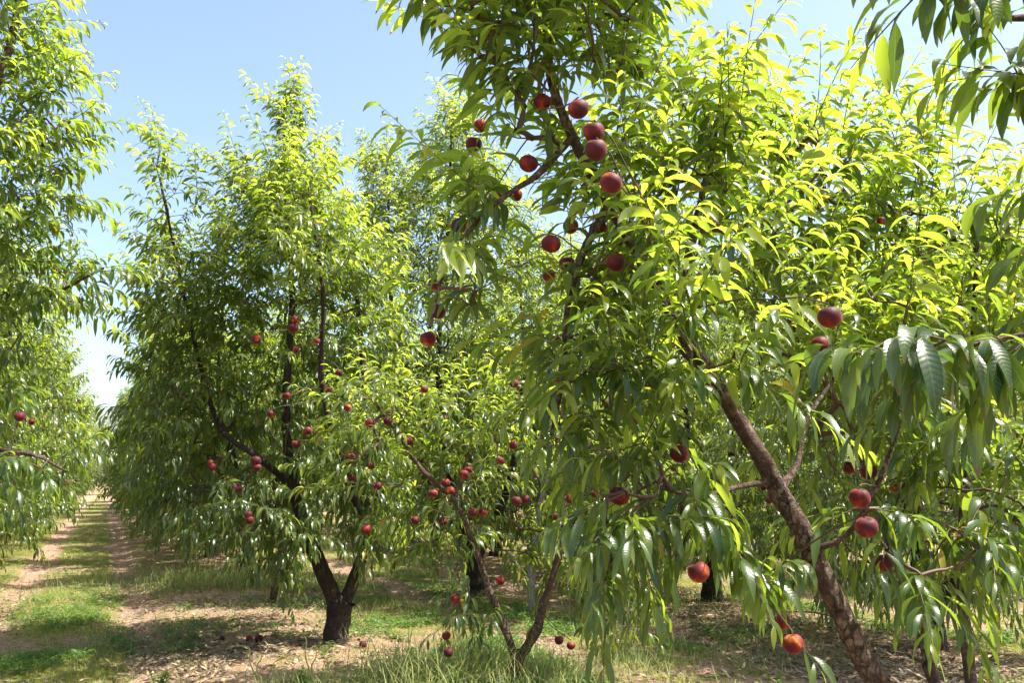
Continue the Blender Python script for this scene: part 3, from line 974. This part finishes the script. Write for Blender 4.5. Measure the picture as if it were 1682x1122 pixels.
# ------------------------------------------------------------------ the leafy tree at the left edge, near
b4 = gp(-5.15, 5.7)
g4 = np.array(b4)
limbs = [
    ("trunk", [b4, g4 + (0.03, 0, 0.3), g4 + (0.1, 0, 0.65)], 0.12, 0.10, True, 16, 0.3),
    ("limb", [g4 + (0.1, 0, 0.5), (-4.5, 5.6, 1.4), (-4.0, 5.5, 2.4), P(-60, 260, 5.5), P(20, 60, 5.5), P(40, -150, 5.5)], 0.06, 0.014, True, 12, 0.1),
    ("limb", [g4 + (0.05, 0, 0.5), (-4.6, 6.0, 1.2), (-4.0, 6.1, 1.7), P(-40, 560, 6.0), P(60, 500, 6.0), P(170, 440, 5.9)], 0.045, 0.007, True, 12, 0.1),
    ("limb", [g4 + (0.05, 0, 0.5), (-5.4, 6.2, 1.4), (-5.5, 6.5, 2.6), (-5.2, 6.5, 3.8)], 0.06, 0.014, True, 12, 0.1),
    ("limb", [g4 + (0.05, 0, 0.5), (-5.6, 5.0, 1.4), (-5.7, 4.6, 2.6)], 0.06, 0.014, True, 12, 0.1),
    ("limb", [g4 + (0.1, 0, 0.55), (-4.6, 5.6, 0.95), P(-80, 760, 5.5), P(40, 745, 5.4), P(110, 775, 5.35)], 0.03, 0.006, True, 10, 0.1),
]
blobs = [px_blob(-5, 60, 5.5, 75, 100, .55, 44), px_blob(-20, 230, 5.5, 100, 90, .6, 46), px_blob(-5, 370, 5.6, 80, 80, .55, 34), px_blob(75, 180, 5.6, 30, 40, .25, 7), px_blob(85, 300, 5.6, 25, 50, .25, 8),
         px_blob(60, 470, 5.9, 90, 45, .4, 18), px_blob(160, 438, 5.9, 40, 10, .12, 4), px_blob(-60, 600, 5.7, 100, 110, .5, 36),
         px_blob(30, 755, 5.4, 75, 22, .3, 12), px_blob(-60, 800, 5.4, 60, 50, .3, 9), px_blob(10, -150, 5.5, 130, 120, .6, 40), ((-5.2, 6.0, 2.4), (1.0, 1.0, 1.4), 110)]
pk4 = [(P(32, 684, 5.2), .066)]
custom_tree(41, b4, limbs, blobs, pk4, "pale green peach tree at the left edge, nearest on the left side",
            "tree", "peach trees of the orchard", min_d=0.13, leaf_len=0.155, lod='near', shoots=1.4, shoot_len=(0.24, 0.44), upw=0.5,
            center=np.array((-4.9, 5.8, 2.3)) - g4, age_add=0.12, gap=0.021, twig_r=0.0028, hang=0.1)

# ------------------------------------------------------------------ slim young trees between the big ones
b5 = gp(*P(450, 985, 10.6)[:2])
limbs = [("trunk", [b5, P(451, 960, 10.6), P(455, 930, 10.6), P(462, 880, 10.6), P(455, 800, 10.7)], 0.042, 0.022, True, 10, 0.3),
         ("limb", [P(452, 958, 10.6), P(468, 948, 10.55), P(486, 930, 10.5)], 0.013, 0.006, True, 8, 0.2)]
blobs = [px_blob(455, 820, 10.7, 60, 90, .5, 40), px_blob(480, 915, 10.5, 20, 15, .2, 4)]
custom_tree(51, b5, limbs, blobs, [], "thin stemmed young peach tree just behind the dark forked trunk", "tree", "peach trees of the orchard",
            min_d=0.15, leaf_len=0.125, lod='mid', shoots=1.2, gap=0.026, twig_r=0.003)
b6 = gp(*P(873, 993, 10.3)[:2])
limbs = [("trunk", [b6, P(873, 960, 10.3), P(875, 915, 10.3), P(882, 860, 10.3), P(893, 810, 10.3), P(905, 765, 10.3)], 0.045, 0.032, True, 12, 0.2),
         ("limb", [P(905, 768, 10.3), P(900, 700, 10.4), P(880, 600, 10.5)], 0.028, 0.010, True, 8, 0.0),
         ("limb", [P(900, 790, 10.3), P(930, 720, 10.4), P(960, 620, 10.4)], 0.024, 0.010, True, 8, 0.0)]
blobs = [px_blob(890, 620, 10.5, 110, 110, .8, 90), px_blob(960, 740, 10.4, 60, 60, .5, 18)]
custom_tree(61, b6, limbs, blobs, [], "slender peach tree with pale whitish stem seen through the V of the forked tree", "tree", "peach trees of the orchard",
            bark=M_BARK_PALE, min_d=0.17, leaf_len=0.13, lod='mid', shoots=1.4, gap=0.025, twig_r=0.003)

# ------------------------------------------------------------------ the rows: three crowns built once, then copied
def generic_tree(seed, Ht, Rad, n_att, n_peach, lod):
    rng = np.random.default_rng(seed)
    root = empty("peach_tree", (0, 0, 0), "peach tree of the rows", "tree", "peach trees of the orchard")
    T = Tree(seed)
    fz = rng.uniform(0.35, 0.55)
    T.wood("trunk", [(0, 0, -0.03), (0.02, 0.01, fz * 0.5), (0.0, 0.02, fz + 0.08)], 0.125, 0.10, 0.5, 14, flare=0.35)
    nl = 4
    for k in range(nl):
        a = 2 * math.pi * k / nl + rng.uniform(-0.4, 0.4)
        ro = Rad * rng.uniform(0.42, 0.62)
        top = Ht * rng.uniform(0.72, 0.9)
        c, s_ = math.cos(a), math.sin(a)
        T.wood("limb", [(0.02 * c, 0.02 * s_, fz - 0.1), (0.22 * c, 0.22 * s_, fz + 0.3), (ro * 0.6 * c, ro * 0.6 * s_, fz + (top - fz) * 0.4),
                        (ro * 0.95 * c + rng.uniform(-.2, .2), ro * 0.95 * s_, fz + (top - fz) * 0.72), (ro * 0.9 * c, ro * 0.9 * s_ + rng.uniform(-.2, .2), top)],
               0.07, 0.014, True, 12, flare=0.1)
    blobs = [((0, 0, Ht * 0.44), (Rad, Rad, Ht * 0.30), int(n_att * 0.62)), ((0, 0, Ht * 0.24), (Rad * 0.95, Rad * 0.95, Ht * 0.13), int(n_att * 0.24)), ((0, 0, Ht * 0.66), (Rad * 0.72, Rad * 0.72, Ht * 0.24), int(n_att * 0.27))]
    for k in range(7):
        a = rng.uniform(0, 6.28); r = Rad * rng.uniform(0.25, 0.75)
        blobs.append(((r * math.cos(a), r * math.sin(a), Ht * (0.95 - 0.25 * r / Rad)), (0.3, 0.3, rng.uniform(0.4, 0.6)), int(n_att * 0.03)))
    A = blob_points(rng, blobs, 0.17)
    pk = []
    for k in range(n_peach):
        a = rng.uniform(0, 6.28); z = rng.uniform(0.2, 0.6)
        pk.append((Rad * 0.98 * math.cos(a), Rad * 0.98 * math.sin(a), Ht * z))
    n0 = len(A)
    T.colonize(np.vstack([A, np.array(pk) + [0, 0, .034]]) if pk else A, leafy=n0)
    T.end_dir = T.end_dir[:n0]
    T.foliage(A, leaf_len=0.15, lod=lod, shoots=2.2, shoot_len=(0.24, 0.46), upw=0.55, center=(0, 0, Ht * 0.45), gap=0.024, twig_r=0.003, hang=0.1)
    T.build(root, M_BARK_SHADED)
    for p in pk:
        hang_peach(root, p, 0.068)
    print("generic", n0, T.n_leaves)
    return root

protos = [generic_tree(101, 4.6, 1.85, 520, 9, 'mid'), generic_tree(102, 5.0, 2.0, 570, 8, 'mid'), generic_tree(103, 4.3, 1.8, 500, 9, 'mid')]
used = [False] * 3

def dup(root):
    r = root.copy(); C.objects.link(r)
    for ch in root.children:
        c = ch.copy(); C.objects.link(c); c.parent = r
    return r

lrng = random.Random(77)
ORD = ["first", "second", "third", "fourth", "fifth", "sixth", "seventh", "eighth", "ninth", "tenth", "eleventh", "twelfth", "thirteenth", "fourteenth", "fifteenth", "sixteenth", "seventeenth"]

def plant(u, y, k, label, sc=1.0, group="peach trees of the orchard"):
    x = u - ROW_SLOPE * y
    o = protos[k] if not used[k] else dup(protos[k])
    used[k] = True
    o.location = gp(x, y)
    o.rotation_euler = (lrng.uniform(-.03, .03), lrng.uniform(-.03, .03), lrng.uniform(0, 6.28))
    o.scale = (sc, sc, sc * lrng.uniform(0.94, 1.08))
    tag(o, label, "tree", group)
    return o

yl = [9.2, 12.3, 15.2, 18.2, 21.3, 24.2, 27.5, 30.8, 34.5, 38.5, 42.8, 47.5, 52.5]
for n, y in enumerate(yl):
    plant(-2.55 + lrng.uniform(-.15, .15), y, (n + 1) % 3, "%s peach tree in the row on the left of the track, nearest first" % ORD[n], 1.0 + lrng.uniform(-.08, .1))
ym = [13.4, 16.2, 19.0, 21.7, 24.4, 27.2, 30.2, 33.4, 37.0, 41.0, 45.5, 50.5]
for n, y in enumerate(ym):
    plant(2.15 + lrng.uniform(-.15, .15), y, n % 3, "%s peach tree in the row behind the dark forked trunk" % ORD[n], 0.98 + lrng.uniform(-.08, .08))
yr = [7.8, 10.55, 13.4, 16.3, 19.2, 22.2, 25.4]
for n, y in enumerate(yr):
    plant(7.1, y, (n + 2) % 3, "%s peach tree seen through the big right hand tree, nearest first" % ORD[n], 0.98 if n else 0.86)
b7 = gp(-0.45, 11.4)
g7 = np.array(b7)
limbs = [("trunk", [b7, g7 + (0, 0, .3), g7 + (-.05, 0, .6)], 0.11, 0.09, True, 14, 0.3),
         ("limb", [g7 + (-.03, 0, .5), P(745, 800, 11.3), P(720, 600, 11.2), P(735, 400, 11.2), P(742, 190, 11.2)], 0.06, 0.012, True, 12, 0.1),
         ("limb", [g7 + (-.03, 0, .5), P(720, 830, 11.2), P(660, 660, 11.0), P(640, 450, 11.0), P(638, 290, 11.0)], 0.06, 0.012, True, 12, 0.1),
         ("limb", [g7 + (.03, 0, .5), P(840, 780, 11.6), P(860, 600, 11.8), P(850, 400, 11.8)], 0.06, 0.012, True, 12, 0.1)]
blobs = [px_blob(745, 225, 11.2, 32, 60, .4, 30), px_blob(630, 290, 11.0, 26, 45, .4, 20), px_blob(690, 380, 11.1, 100, 100, .8, 140), px_blob(700, 540, 11.1, 130, 110, 1.1, 170),
         px_blob(700, 710, 11.1, 130, 100, 1.1, 130), px_blob(690, 840, 11.1, 110, 60, .9, 60), px_blob(860, 500, 11.7, 90, 150, .9, 90), px_blob(790, 330, 11.4, 50, 80, .5, 44)]
custom_tree(71, b7, limbs, blobs, [], "bright tall peach tree rising above and behind the small V-shaped tree", "tree", "peach trees of the orchard",
            bark=M_BARK_SHADED, min_d=0.17, leaf_len=0.15, lod='mid', shoots=2.0, shoot_len=(0.24, 0.46), upw=0.55, center=np.array(P(720, 600, 11.3)) - g7,
            gap=0.023, twig_r=0.003, hang=0.1, age_add=0.08)
for n, y in enumerate([12.5, 16.0, 19.5, 23.0, 27.0]):
    plant(12.1, y, n % 3, "%s background peach tree beyond the right hand row" % ORD[n], 1.0)
for n, (x, y) in enumerate([(-36, 68), (-32.5, 67.5), (-29, 68.5), (-25.5, 68), (-22, 68.5)]):
    plant(x + ROW_SLOPE * y, y, n % 3, "%s distant peach tree closing the track's far end, from the left" % ORD[n], 1.15)

# ------------------------------------------------------------------ ground cover
def plain_leaf_material(name, c0, c1, t0, t1, rough=0.5, trans=0.45):
    m, nt, out = new_mat(name)
    at_ = nd(nt, "ShaderNodeAttribute", attribute_name="leaf")
    sep = nd(nt, "ShaderNodeSeparateColor")
    nt.links.new(at_.outputs['Color'], sep.inputs[0])
    col = mix_col(nt, sep.outputs[2], c0, c1)
    tr = mix_col(nt, sep.outputs[2], t0, t1)
    p = nd(nt, "ShaderNodeBsdfPrincipled")
    nt.links.new(col, p.inputs['Base Color'])
    p.inputs['Roughness'].default_value = rough
    t = nd(nt, "ShaderNodeBsdfTranslucent")
    nt.links.new(tr, t.inputs['Color'])
    mx = nd(nt, "ShaderNodeMixShader")
    mx.inputs[0].default_value = trans
    nt.links.new(p.outputs[0], mx.inputs[1])
    nt.links.new(t.outputs[0], mx.inputs[2])
    nt.links.new(mx.outputs[0], out.inputs[0])
    return m

M_GRASS = plain_leaf_material("grass_blade", (0.10, 0.135, 0.020), (0.27, 0.265, 0.065), (0.30, 0.38, 0.03), (0.60, 0.56, 0.12))
M_TALL = plain_leaf_material("tall_grass_blade", (0.10, 0.17, 0.045), (0.33, 0.33, 0.14), (0.25, 0.40, 0.07), (0.60, 0.58, 0.22))
M_WEED = plain_leaf_material("weed_leaf", (0.045, 0.105, 0.022), (0.12, 0.20, 0.035), (0.12, 0.30, 0.03), (0.35, 0.50, 0.06))
M_LITTER = plain_leaf_material("dry_litter", (0.045, 0.025, 0.014), (0.56, 0.42, 0.26), (0.10, 0.05, 0.02), (0.30, 0.19, 0.08), 0.8, 0.15)
crng = np.random.default_rng(404)

def scatter(n, y0, y1, power=2.0):
    """points on the ground in a wedge in front of the camera, denser near it"""
    t = crng.random(n)
    y = (y0 ** (1 - power) + t * (y1 ** (1 - power) - y0 ** (1 - power))) ** (1 / (1 - power))
    x = crng.uniform(-0.70, 0.66, n) * y + crng.normal(0, 0.3, n)
    return x, y

def green_density(x, y):
    n = 0.55 * vnoise(x, y, 0.55, 21) + 0.45 * vnoise(x, y, 1.7, 22)
    n = n * 0.75 + 0.25 * vnoise(x, y, 0.2, 23)
    n = n + 0.05 * (row_v(x, y) < 1.8)
    g = np.clip((n - 0.46) * 6, 0, 1)
    g = g * (1 - 0.93 * np.clip(rut(x, y) * 1.3, 0, 1)) * (1 - 0.82 * np.clip(under(x, y) * 1.2, 0, 1))
    v = row_v(x, y)
    return np.clip(g + 0.35 * ((v < 1.5) & (v > 1.2)) * (vnoise(x, y, 0.7, 24) > 0.45), 0, 1) * (np.abs(y - 61) > 3)

def blades(name, x, y, Lr, W, lean, mat, droop=(0.1, 0.6), kind='stuff', fold=0.25, lift=0.0, cols=None):
    n = len(x)
    b = np.stack([x, y, ground_z(x, y) - 0.004 + lift], -1)
    az = crng.uniform(0, 6.283, n)
    el = np.radians(crng.uniform(*lean, n))
    d0 = np.stack([np.cos(az) * np.cos(el), np.sin(az) * np.cos(el), np.sin(el)], -1)
    age = crng.random(n)
    V, Q, A = leaf_strips(crng, b, d0, Lr, W, crng.uniform(*droop, n), crng.normal(0, 0.3, n), crng.normal(0, 0.5, n), age,
                          [0, .35, .7, 1], fold=fold, widths=[.8, 1, .7, .05])
    if cols is not None:
        A = A.reshape(n, 12, 4); A[..., 2] = cols[:, None]; A = A.reshape(-1, 4)
    o = link(name, make_mesh(name, V, Q, True, (mat,), None, A))
    return tag(o, kind=kind)

x, y = scatter(330000, 5.2, 17, 1.6)
k = crng.random(len(x)) < green_density(x, y)
x, y = x[k], y[k]
o = blades("short_grass", x, y, crng.uniform(0.025, 0.085, len(x)), crng.uniform(0.0014, 0.0030, len(x)), (25, 85), M_GRASS,
           cols=np.clip(0.7 * vnoise(x, y, 1.1, 31) + 0.5 * crng.random(len(x)) - 0.1, 0, 1))
tag(o, "short yellow-green grass covering the near part of the orchard alleys", "grass")
x, y = scatter(230000, 17, 60, 1.8)
k = crng.random(len(x)) < green_density(x, y)
x, y = x[k], y[k]
o = blades("short_grass", x, y, crng.uniform(0.04, 0.11, len(x)), crng.uniform(0.003, 0.006, len(x)) * (y / 25) ** 0.7, (25, 85), M_GRASS,
           cols=np.clip(0.7 * vnoise(x, y, 1.1, 31) + 0.5 * crng.random(len(x)) - 0.1, 0, 1))
tag(o, "short sunlit grass of the far part of the track", "grass")

# low broad-leaved weeds
x, y = scatter(60000, 5.3, 30, 1.7)
n = vnoise(x, y, 0.8, 41) * 0.6 + vnoise(x, y, 0.3, 42) * 0.4
k = (crng.random(len(x)) < np.clip((n - 0.50) * 7, 0, 1) * (1 - 0.9 * np.clip(rut(x, y), 0, 1)) * (1 - 0.8 * under(x, y)))
cx, cy = x[k], y[k]
m = 7
x = np.repeat(cx, m) + crng.normal(0, 0.02, len(cx) * m)
y = np.repeat(cy, m) + crng.normal(0, 0.02, len(cx) * m)
nn = len(x)
b = np.stack([x, y, ground_z(x, y) + crng.uniform(0.0, 0.07, nn)], -1)
az = crng.uniform(0, 6.283, nn); el = np.radians(crng.uniform(5, 60, nn))
d0 = np.stack([np.cos(az) * np.cos(el), np.sin(az) * np.cos(el), np.sin(el)], -1)
V, Q, A = leaf_strips(crng, b, d0, crng.uniform(0.02, 0.05, nn), crng.uniform(0.005, 0.011, nn), crng.uniform(0.2, 0.7, nn), crng.normal(0, .4, nn), crng.normal(0, .3, nn),
                      crng.random(nn), [0, .3, .7, 1], fold=0.2, widths=[.1, .9, .9, .1])
o = tag(link("low_weeds", make_mesh("low_weeds", V, Q, True, (M_WEED,), None, A)), "low broad-leaved green weeds spreading between the wheel tracks", "weeds", kind='stuff')

# dry leaves, straw and crumbs of soil under the trees
x, y = scatter(170000, 5.2, 20, 1.7)
n = vnoise(x, y, 0.5, 51) * 0.6 + vnoise(x, y, 1.5, 52) * 0.4
k = crng.random(len(x)) < np.clip(0.12 + under(x, y) * 1.2 + 0.25 * rut(x, y), 0, 1) * np.clip((n - 0.32) * 4, 0.05, 1)
x, y = x[k], y[k]
cols = np.clip(crng.normal(0.42, 0.36, len(x)), 0, 1)
o = blades("leaf_litter", x, y, crng.uniform(0.03, 0.13, len(x)), crng.choice([0.0014, 0.003, 0.011], len(x), p=[.45, .33, .22]), (-4, 30), M_LITTER, droop=(0.05, 0.3), lift=0.008, cols=cols)
tag(o, "dry straw and fallen peach leaves under the trees", "leaf litter")

# crumbs and clods of soil
x, y = scatter(26000, 5.2, 16, 1.7)
k = crng.random(len(x)) < np.clip(0.9 * rut(x, y) + 0.9 * under(x, y) + 0.08, 0, 1)
x, y = x[k], y[k]; n = len(x)
sz = crng.uniform(0.004, 0.010, n) * crng.choice([1, 1.0, 1.6, 2.4], n)
ring = np.array([[1, 0, 0], [.5, .87, 0], [-.5, .87, 0], [-1, 0, 0], [-.5, -.87, 0], [.5, -.87, 0]])
ring2 = ring * 0.6 + np.array([0, 0, 0.7])
Vc = np.concatenate([ring * [1.0, 1.0, 1], ring2], 0)[None] * sz[:, None, None] * crng.uniform(0.7, 1.35, (n, 12, 1))
Vc = Vc + np.stack([x, y, ground_z(x, y) - 0.001], -1)[:, None, :]
qq = np.array([[i, (i + 1) % 6, 6 + (i + 1) % 6, 6 + i] for i in range(6)] + [[6, 7, 8, 9], [6, 9, 10, 11]])
Qc = (np.arange(n)[:, None, None] * 12 + qq[None]).reshape(-1, 4)
m_clod, ntc, outc = new_mat("soil_clod")
tcc = nd(ntc, "ShaderNodeTexCoord")
pc = nd(ntc, "ShaderNodeBsdfPrincipled")
ntc.links.new(ramp(ntc, noise(ntc, tcc.outputs['Object'], 9, 4, 0.7), [(0.35, (0.12, 0.075, 0.05)), (0.6, (0.38, 0.26, 0.19))]), pc.inputs['Base Color'])
pc.inputs['Roughness'].default_value = 0.95
ntc.links.new(pc.outputs[0], outc.inputs[0])
tag(link("soil_clods", make_mesh("soil_clods", Vc.reshape(-1, 3), Qc, False, (m_clod,))), "loose crumbs and clods of dry soil in the wheel tracks", "soil clods", kind='stuff')

# tall seeding grass round the small forked tree and by the trunks
tx, ty, tl = [], [], []
def tall(px, py, d, hw, depth, n, lo, hi):
    c = P(px, py, d)
    k = crng.normal(0, 0.5, (n, 2))
    tx.append(c[0] + k[:, 0] * hw / F_PX * d); ty.append(d + k[:, 1] * depth); tl.append(crng.uniform(lo, hi, n))
tall(720, 1110, 6.4, 120, 0.5, 900, .15, .55); tall(790, 1100, 6.7, 60, 0.4, 420, .15, .5); tall(900, 1110, 6.5, 70, 0.5, 700, .10, .36)
tall(660, 1090, 6.8, 60, 0.4, 260, .1, .3); tall(400, 960, 12.0, 130, 0.6, 1500, .15, .42); tall(300, 960, 12.5, 90, 0.8, 700, .12, .32)
tall(490, 1110, 6.5, 60, 0.3, 240, .06, .2); tall(590, 1120, 6.3, 80, 0.4, 300, .06, .22); tall(1010, 1080, 7.2, 120, 0.8, 600, .08, .25); tall(1250, 1060, 7.8, 160, 0.9, 500, .06, .2)
tall(150, 960, 12.5, 150, 3.0, 1500, .05, .16); tall(180, 1050, 8.2, 200, 1.4, 700, .04, .14); tall(60, 1000, 9.5, 120, 1.6, 500, .04, .13); tall(650, 990, 10.5, 90, 0.9, 420, .06, .2); tall(1000, 1000, 10, 160, 1.2, 800, .08, .26)
x, y, L = np.concatenate(tx), np.concatenate(ty), np.concatenate(tl)
o = blades("tall_grass", x, y, L, 0.0018 + 0.0022 * crng.random(len(x)), (58, 88), M_TALL, droop=(0.05, 0.55))
tag(o, "tall seeding grass growing round the trunks", "grass")

def grass_clump(px, d, tips, label, blade_w=0.006):
    c = gp(*P(px, 1130, d)[:2])
    root = empty("grass_clump", c, label, "grass clump", "tall grass clumps in the foreground")
    Vs, Qs, n0 = [], [], 0
    g = np.array(c)
    for (mx, my, ex, ey) in tips:
        a, m_, e = np.zeros(3), P(mx, my, d) - g, P(ex, ey, d + crng.uniform(-.2, .2)) - g
        pts, t = catmull([a, (a + m_) * 0.5 + np.array([(0.10 if mx < px else -0.10) * -0.4, 0, 0.05]), m_, e], 0.02)
        for w, z in ((blade_w, 0),):
            T = norm(np.gradient(pts, axis=0)); side = norm(np.cross(T, np.array([0.1, 1.0, 0.2])))
            up = np.cross(side, T)
            wd_ = (w * (1 - t) ** 0.5 * (0.6 + 0.4 * np.minimum(1, t * 5)))[:, None]
            V = np.stack([pts + side * wd_ + up * wd_ * .4, pts, pts - side * wd_ + up * wd_ * .4], 1).reshape(-1, 3)
            K = len(pts); i = np.arange(K - 1)[:, None] * 3; j = np.arange(2)[None]
            Qs.append(np.stack([i + j, i + j + 1, i + j + 4, i + j + 3], -1).reshape(-1, 4) + n0)
            Vs.append(V); n0 += len(V)
    V = np.vstack(Vs); A = np.zeros((len(V), 4)); A[:, 2] = 0.75
    link("blade", make_mesh("blade", V, np.vstack(Qs), True, (M_TALL,), None, A), root)

grass_clump(432, 6.3, [(408, 1064, 368, 1062), (450, 1090, 490, 1066), (430, 1080, 424, 1050), (446, 1100, 462, 1085)],
            "thin green grass clump arching over bare soil, left of its pair")
grass_clump(523, 6.3, [(500, 1045, 452, 1026), (519, 1080, 519, 1058), (541, 1095, 570, 1068), (560, 1110, 600, 1095), (530, 1100, 536, 1080)],
            "tall arching pale grass clump left of the dark trunk's foot")

def weed_plant(px, py, d, h, r, nst, label):
    c = gp(*P(px, py, d)[:2])
    root = empty("weed_plant", c, label, "weed", "leafy weeds in the foreground")
    rs, lf = [], []
    rng = np.random.default_rng(int(px))
    Pp = np.zeros((nst, 6, 3)); 
    base, dirs = [], []
    for s_ in range(nst):
        a = rng.uniform(0, 6.28); rr = r * rng.uniform(0.1, 0.8); hh = h * rng.uniform(0.6, 1)
        t = np.linspace(0, 1, 6)
        Pp[s_] = np.stack([rr * np.cos(a) * t ** 1.3, rr * np.sin(a) * t ** 1.3, hh * t], -1)
        for q in range(16):
            f = 0.25 + 0.75 * q / 15
            ii = min(int(f * 5), 4); p = Pp[s_, ii] + (Pp[s_, ii + 1] - Pp[s_, ii]) * (f * 5 - ii)
            az = q * GA + a; e = 0.15 + 0.9 * f * f * 0.7
            base.append(p); dirs.append((math.cos(az) * math.cos(e), math.sin(az) * math.cos(e), math.sin(e)))
    V, Q = batch_tubes(Pp, np.full((nst, 6), 0.003), 5)
    link("stem", make_mesh("stem", V, Q, True, (M_WEED,), None, np.tile([0, 0, .4, 0], (len(V), 1))), root)
    base, dirs = np.array(base), np.array(dirs); n = len(base)
    V, Q, A = leaf_strips(rng, base, dirs, rng.uniform(.05, .085, n) * h / 0.3, rng.uniform(.013, .02, n) * h / 0.3, rng.uniform(.15, .5, n), rng.normal(0, .3, n), rng.normal(0, .3, n), rng.random(n),
                          ST['mid'][0], fold=0.25, widths=[.1, .5, .95, 1, .55, .03])
    link("foliage", make_mesh("foliage", V, Q, True, (M_WEED,), None, A), root)

weed_plant(262, 1122, 6.3, 0.20, 0.12, 7, "bright leafy weed on shaded soil at the bottom edge, left of the grass clumps")
weed_plant(286, 1132, 6.0, 0.16, 0.08, 4, "shorter leafy weed directly in front of the bright bottom-edge weed")
weed_plant(498, 1118, 6.4, 0.15, 0.10, 5, "leafy weed between the two arching grass clumps")
weed_plant(556, 1122, 6.3, 0.10, 0.12, 5, "small spreading weed in front of the dark trunk")
weed_plant(1255, 1105, 6.0, 0.22, 0.2, 6, "leafy weed on the ground left of the leaning limb")

def fallen(px, py, dia, label, mesh_k):
    Y = EYE * F_PX / (py - 781.0)
    c = P(px, py, Y)
    o = link("fallen_peach", PEACHES[mesh_k])
    R = dia / F_PX * Y / 2
    k = R / 0.037
    o.scale = (k, k, k)
    o.rotation_euler = (prng.uniform(1, 2.4), prng.uniform(-1, 1), prng.uniform(0, 6))
    z = gp(c[0], Y, 0)[2]
    o.location = (c[0], Y, z + R * 0.86)
    tag(o, label, "peach", "fallen peaches under the dark forked tree")

fallen(425, 1051, 14, "largest fallen peach on the soil left of the dark trunk", 0)
fallen(410, 1049, 12, "fallen peach just left of the largest fallen one", 1)
fallen(365, 1046, 9, "small red fallen peach farthest left under the dark trunked tree", 2)
fallen(596, 1056, 12, "fallen peach lying right against the dark trunk's foot", 0)
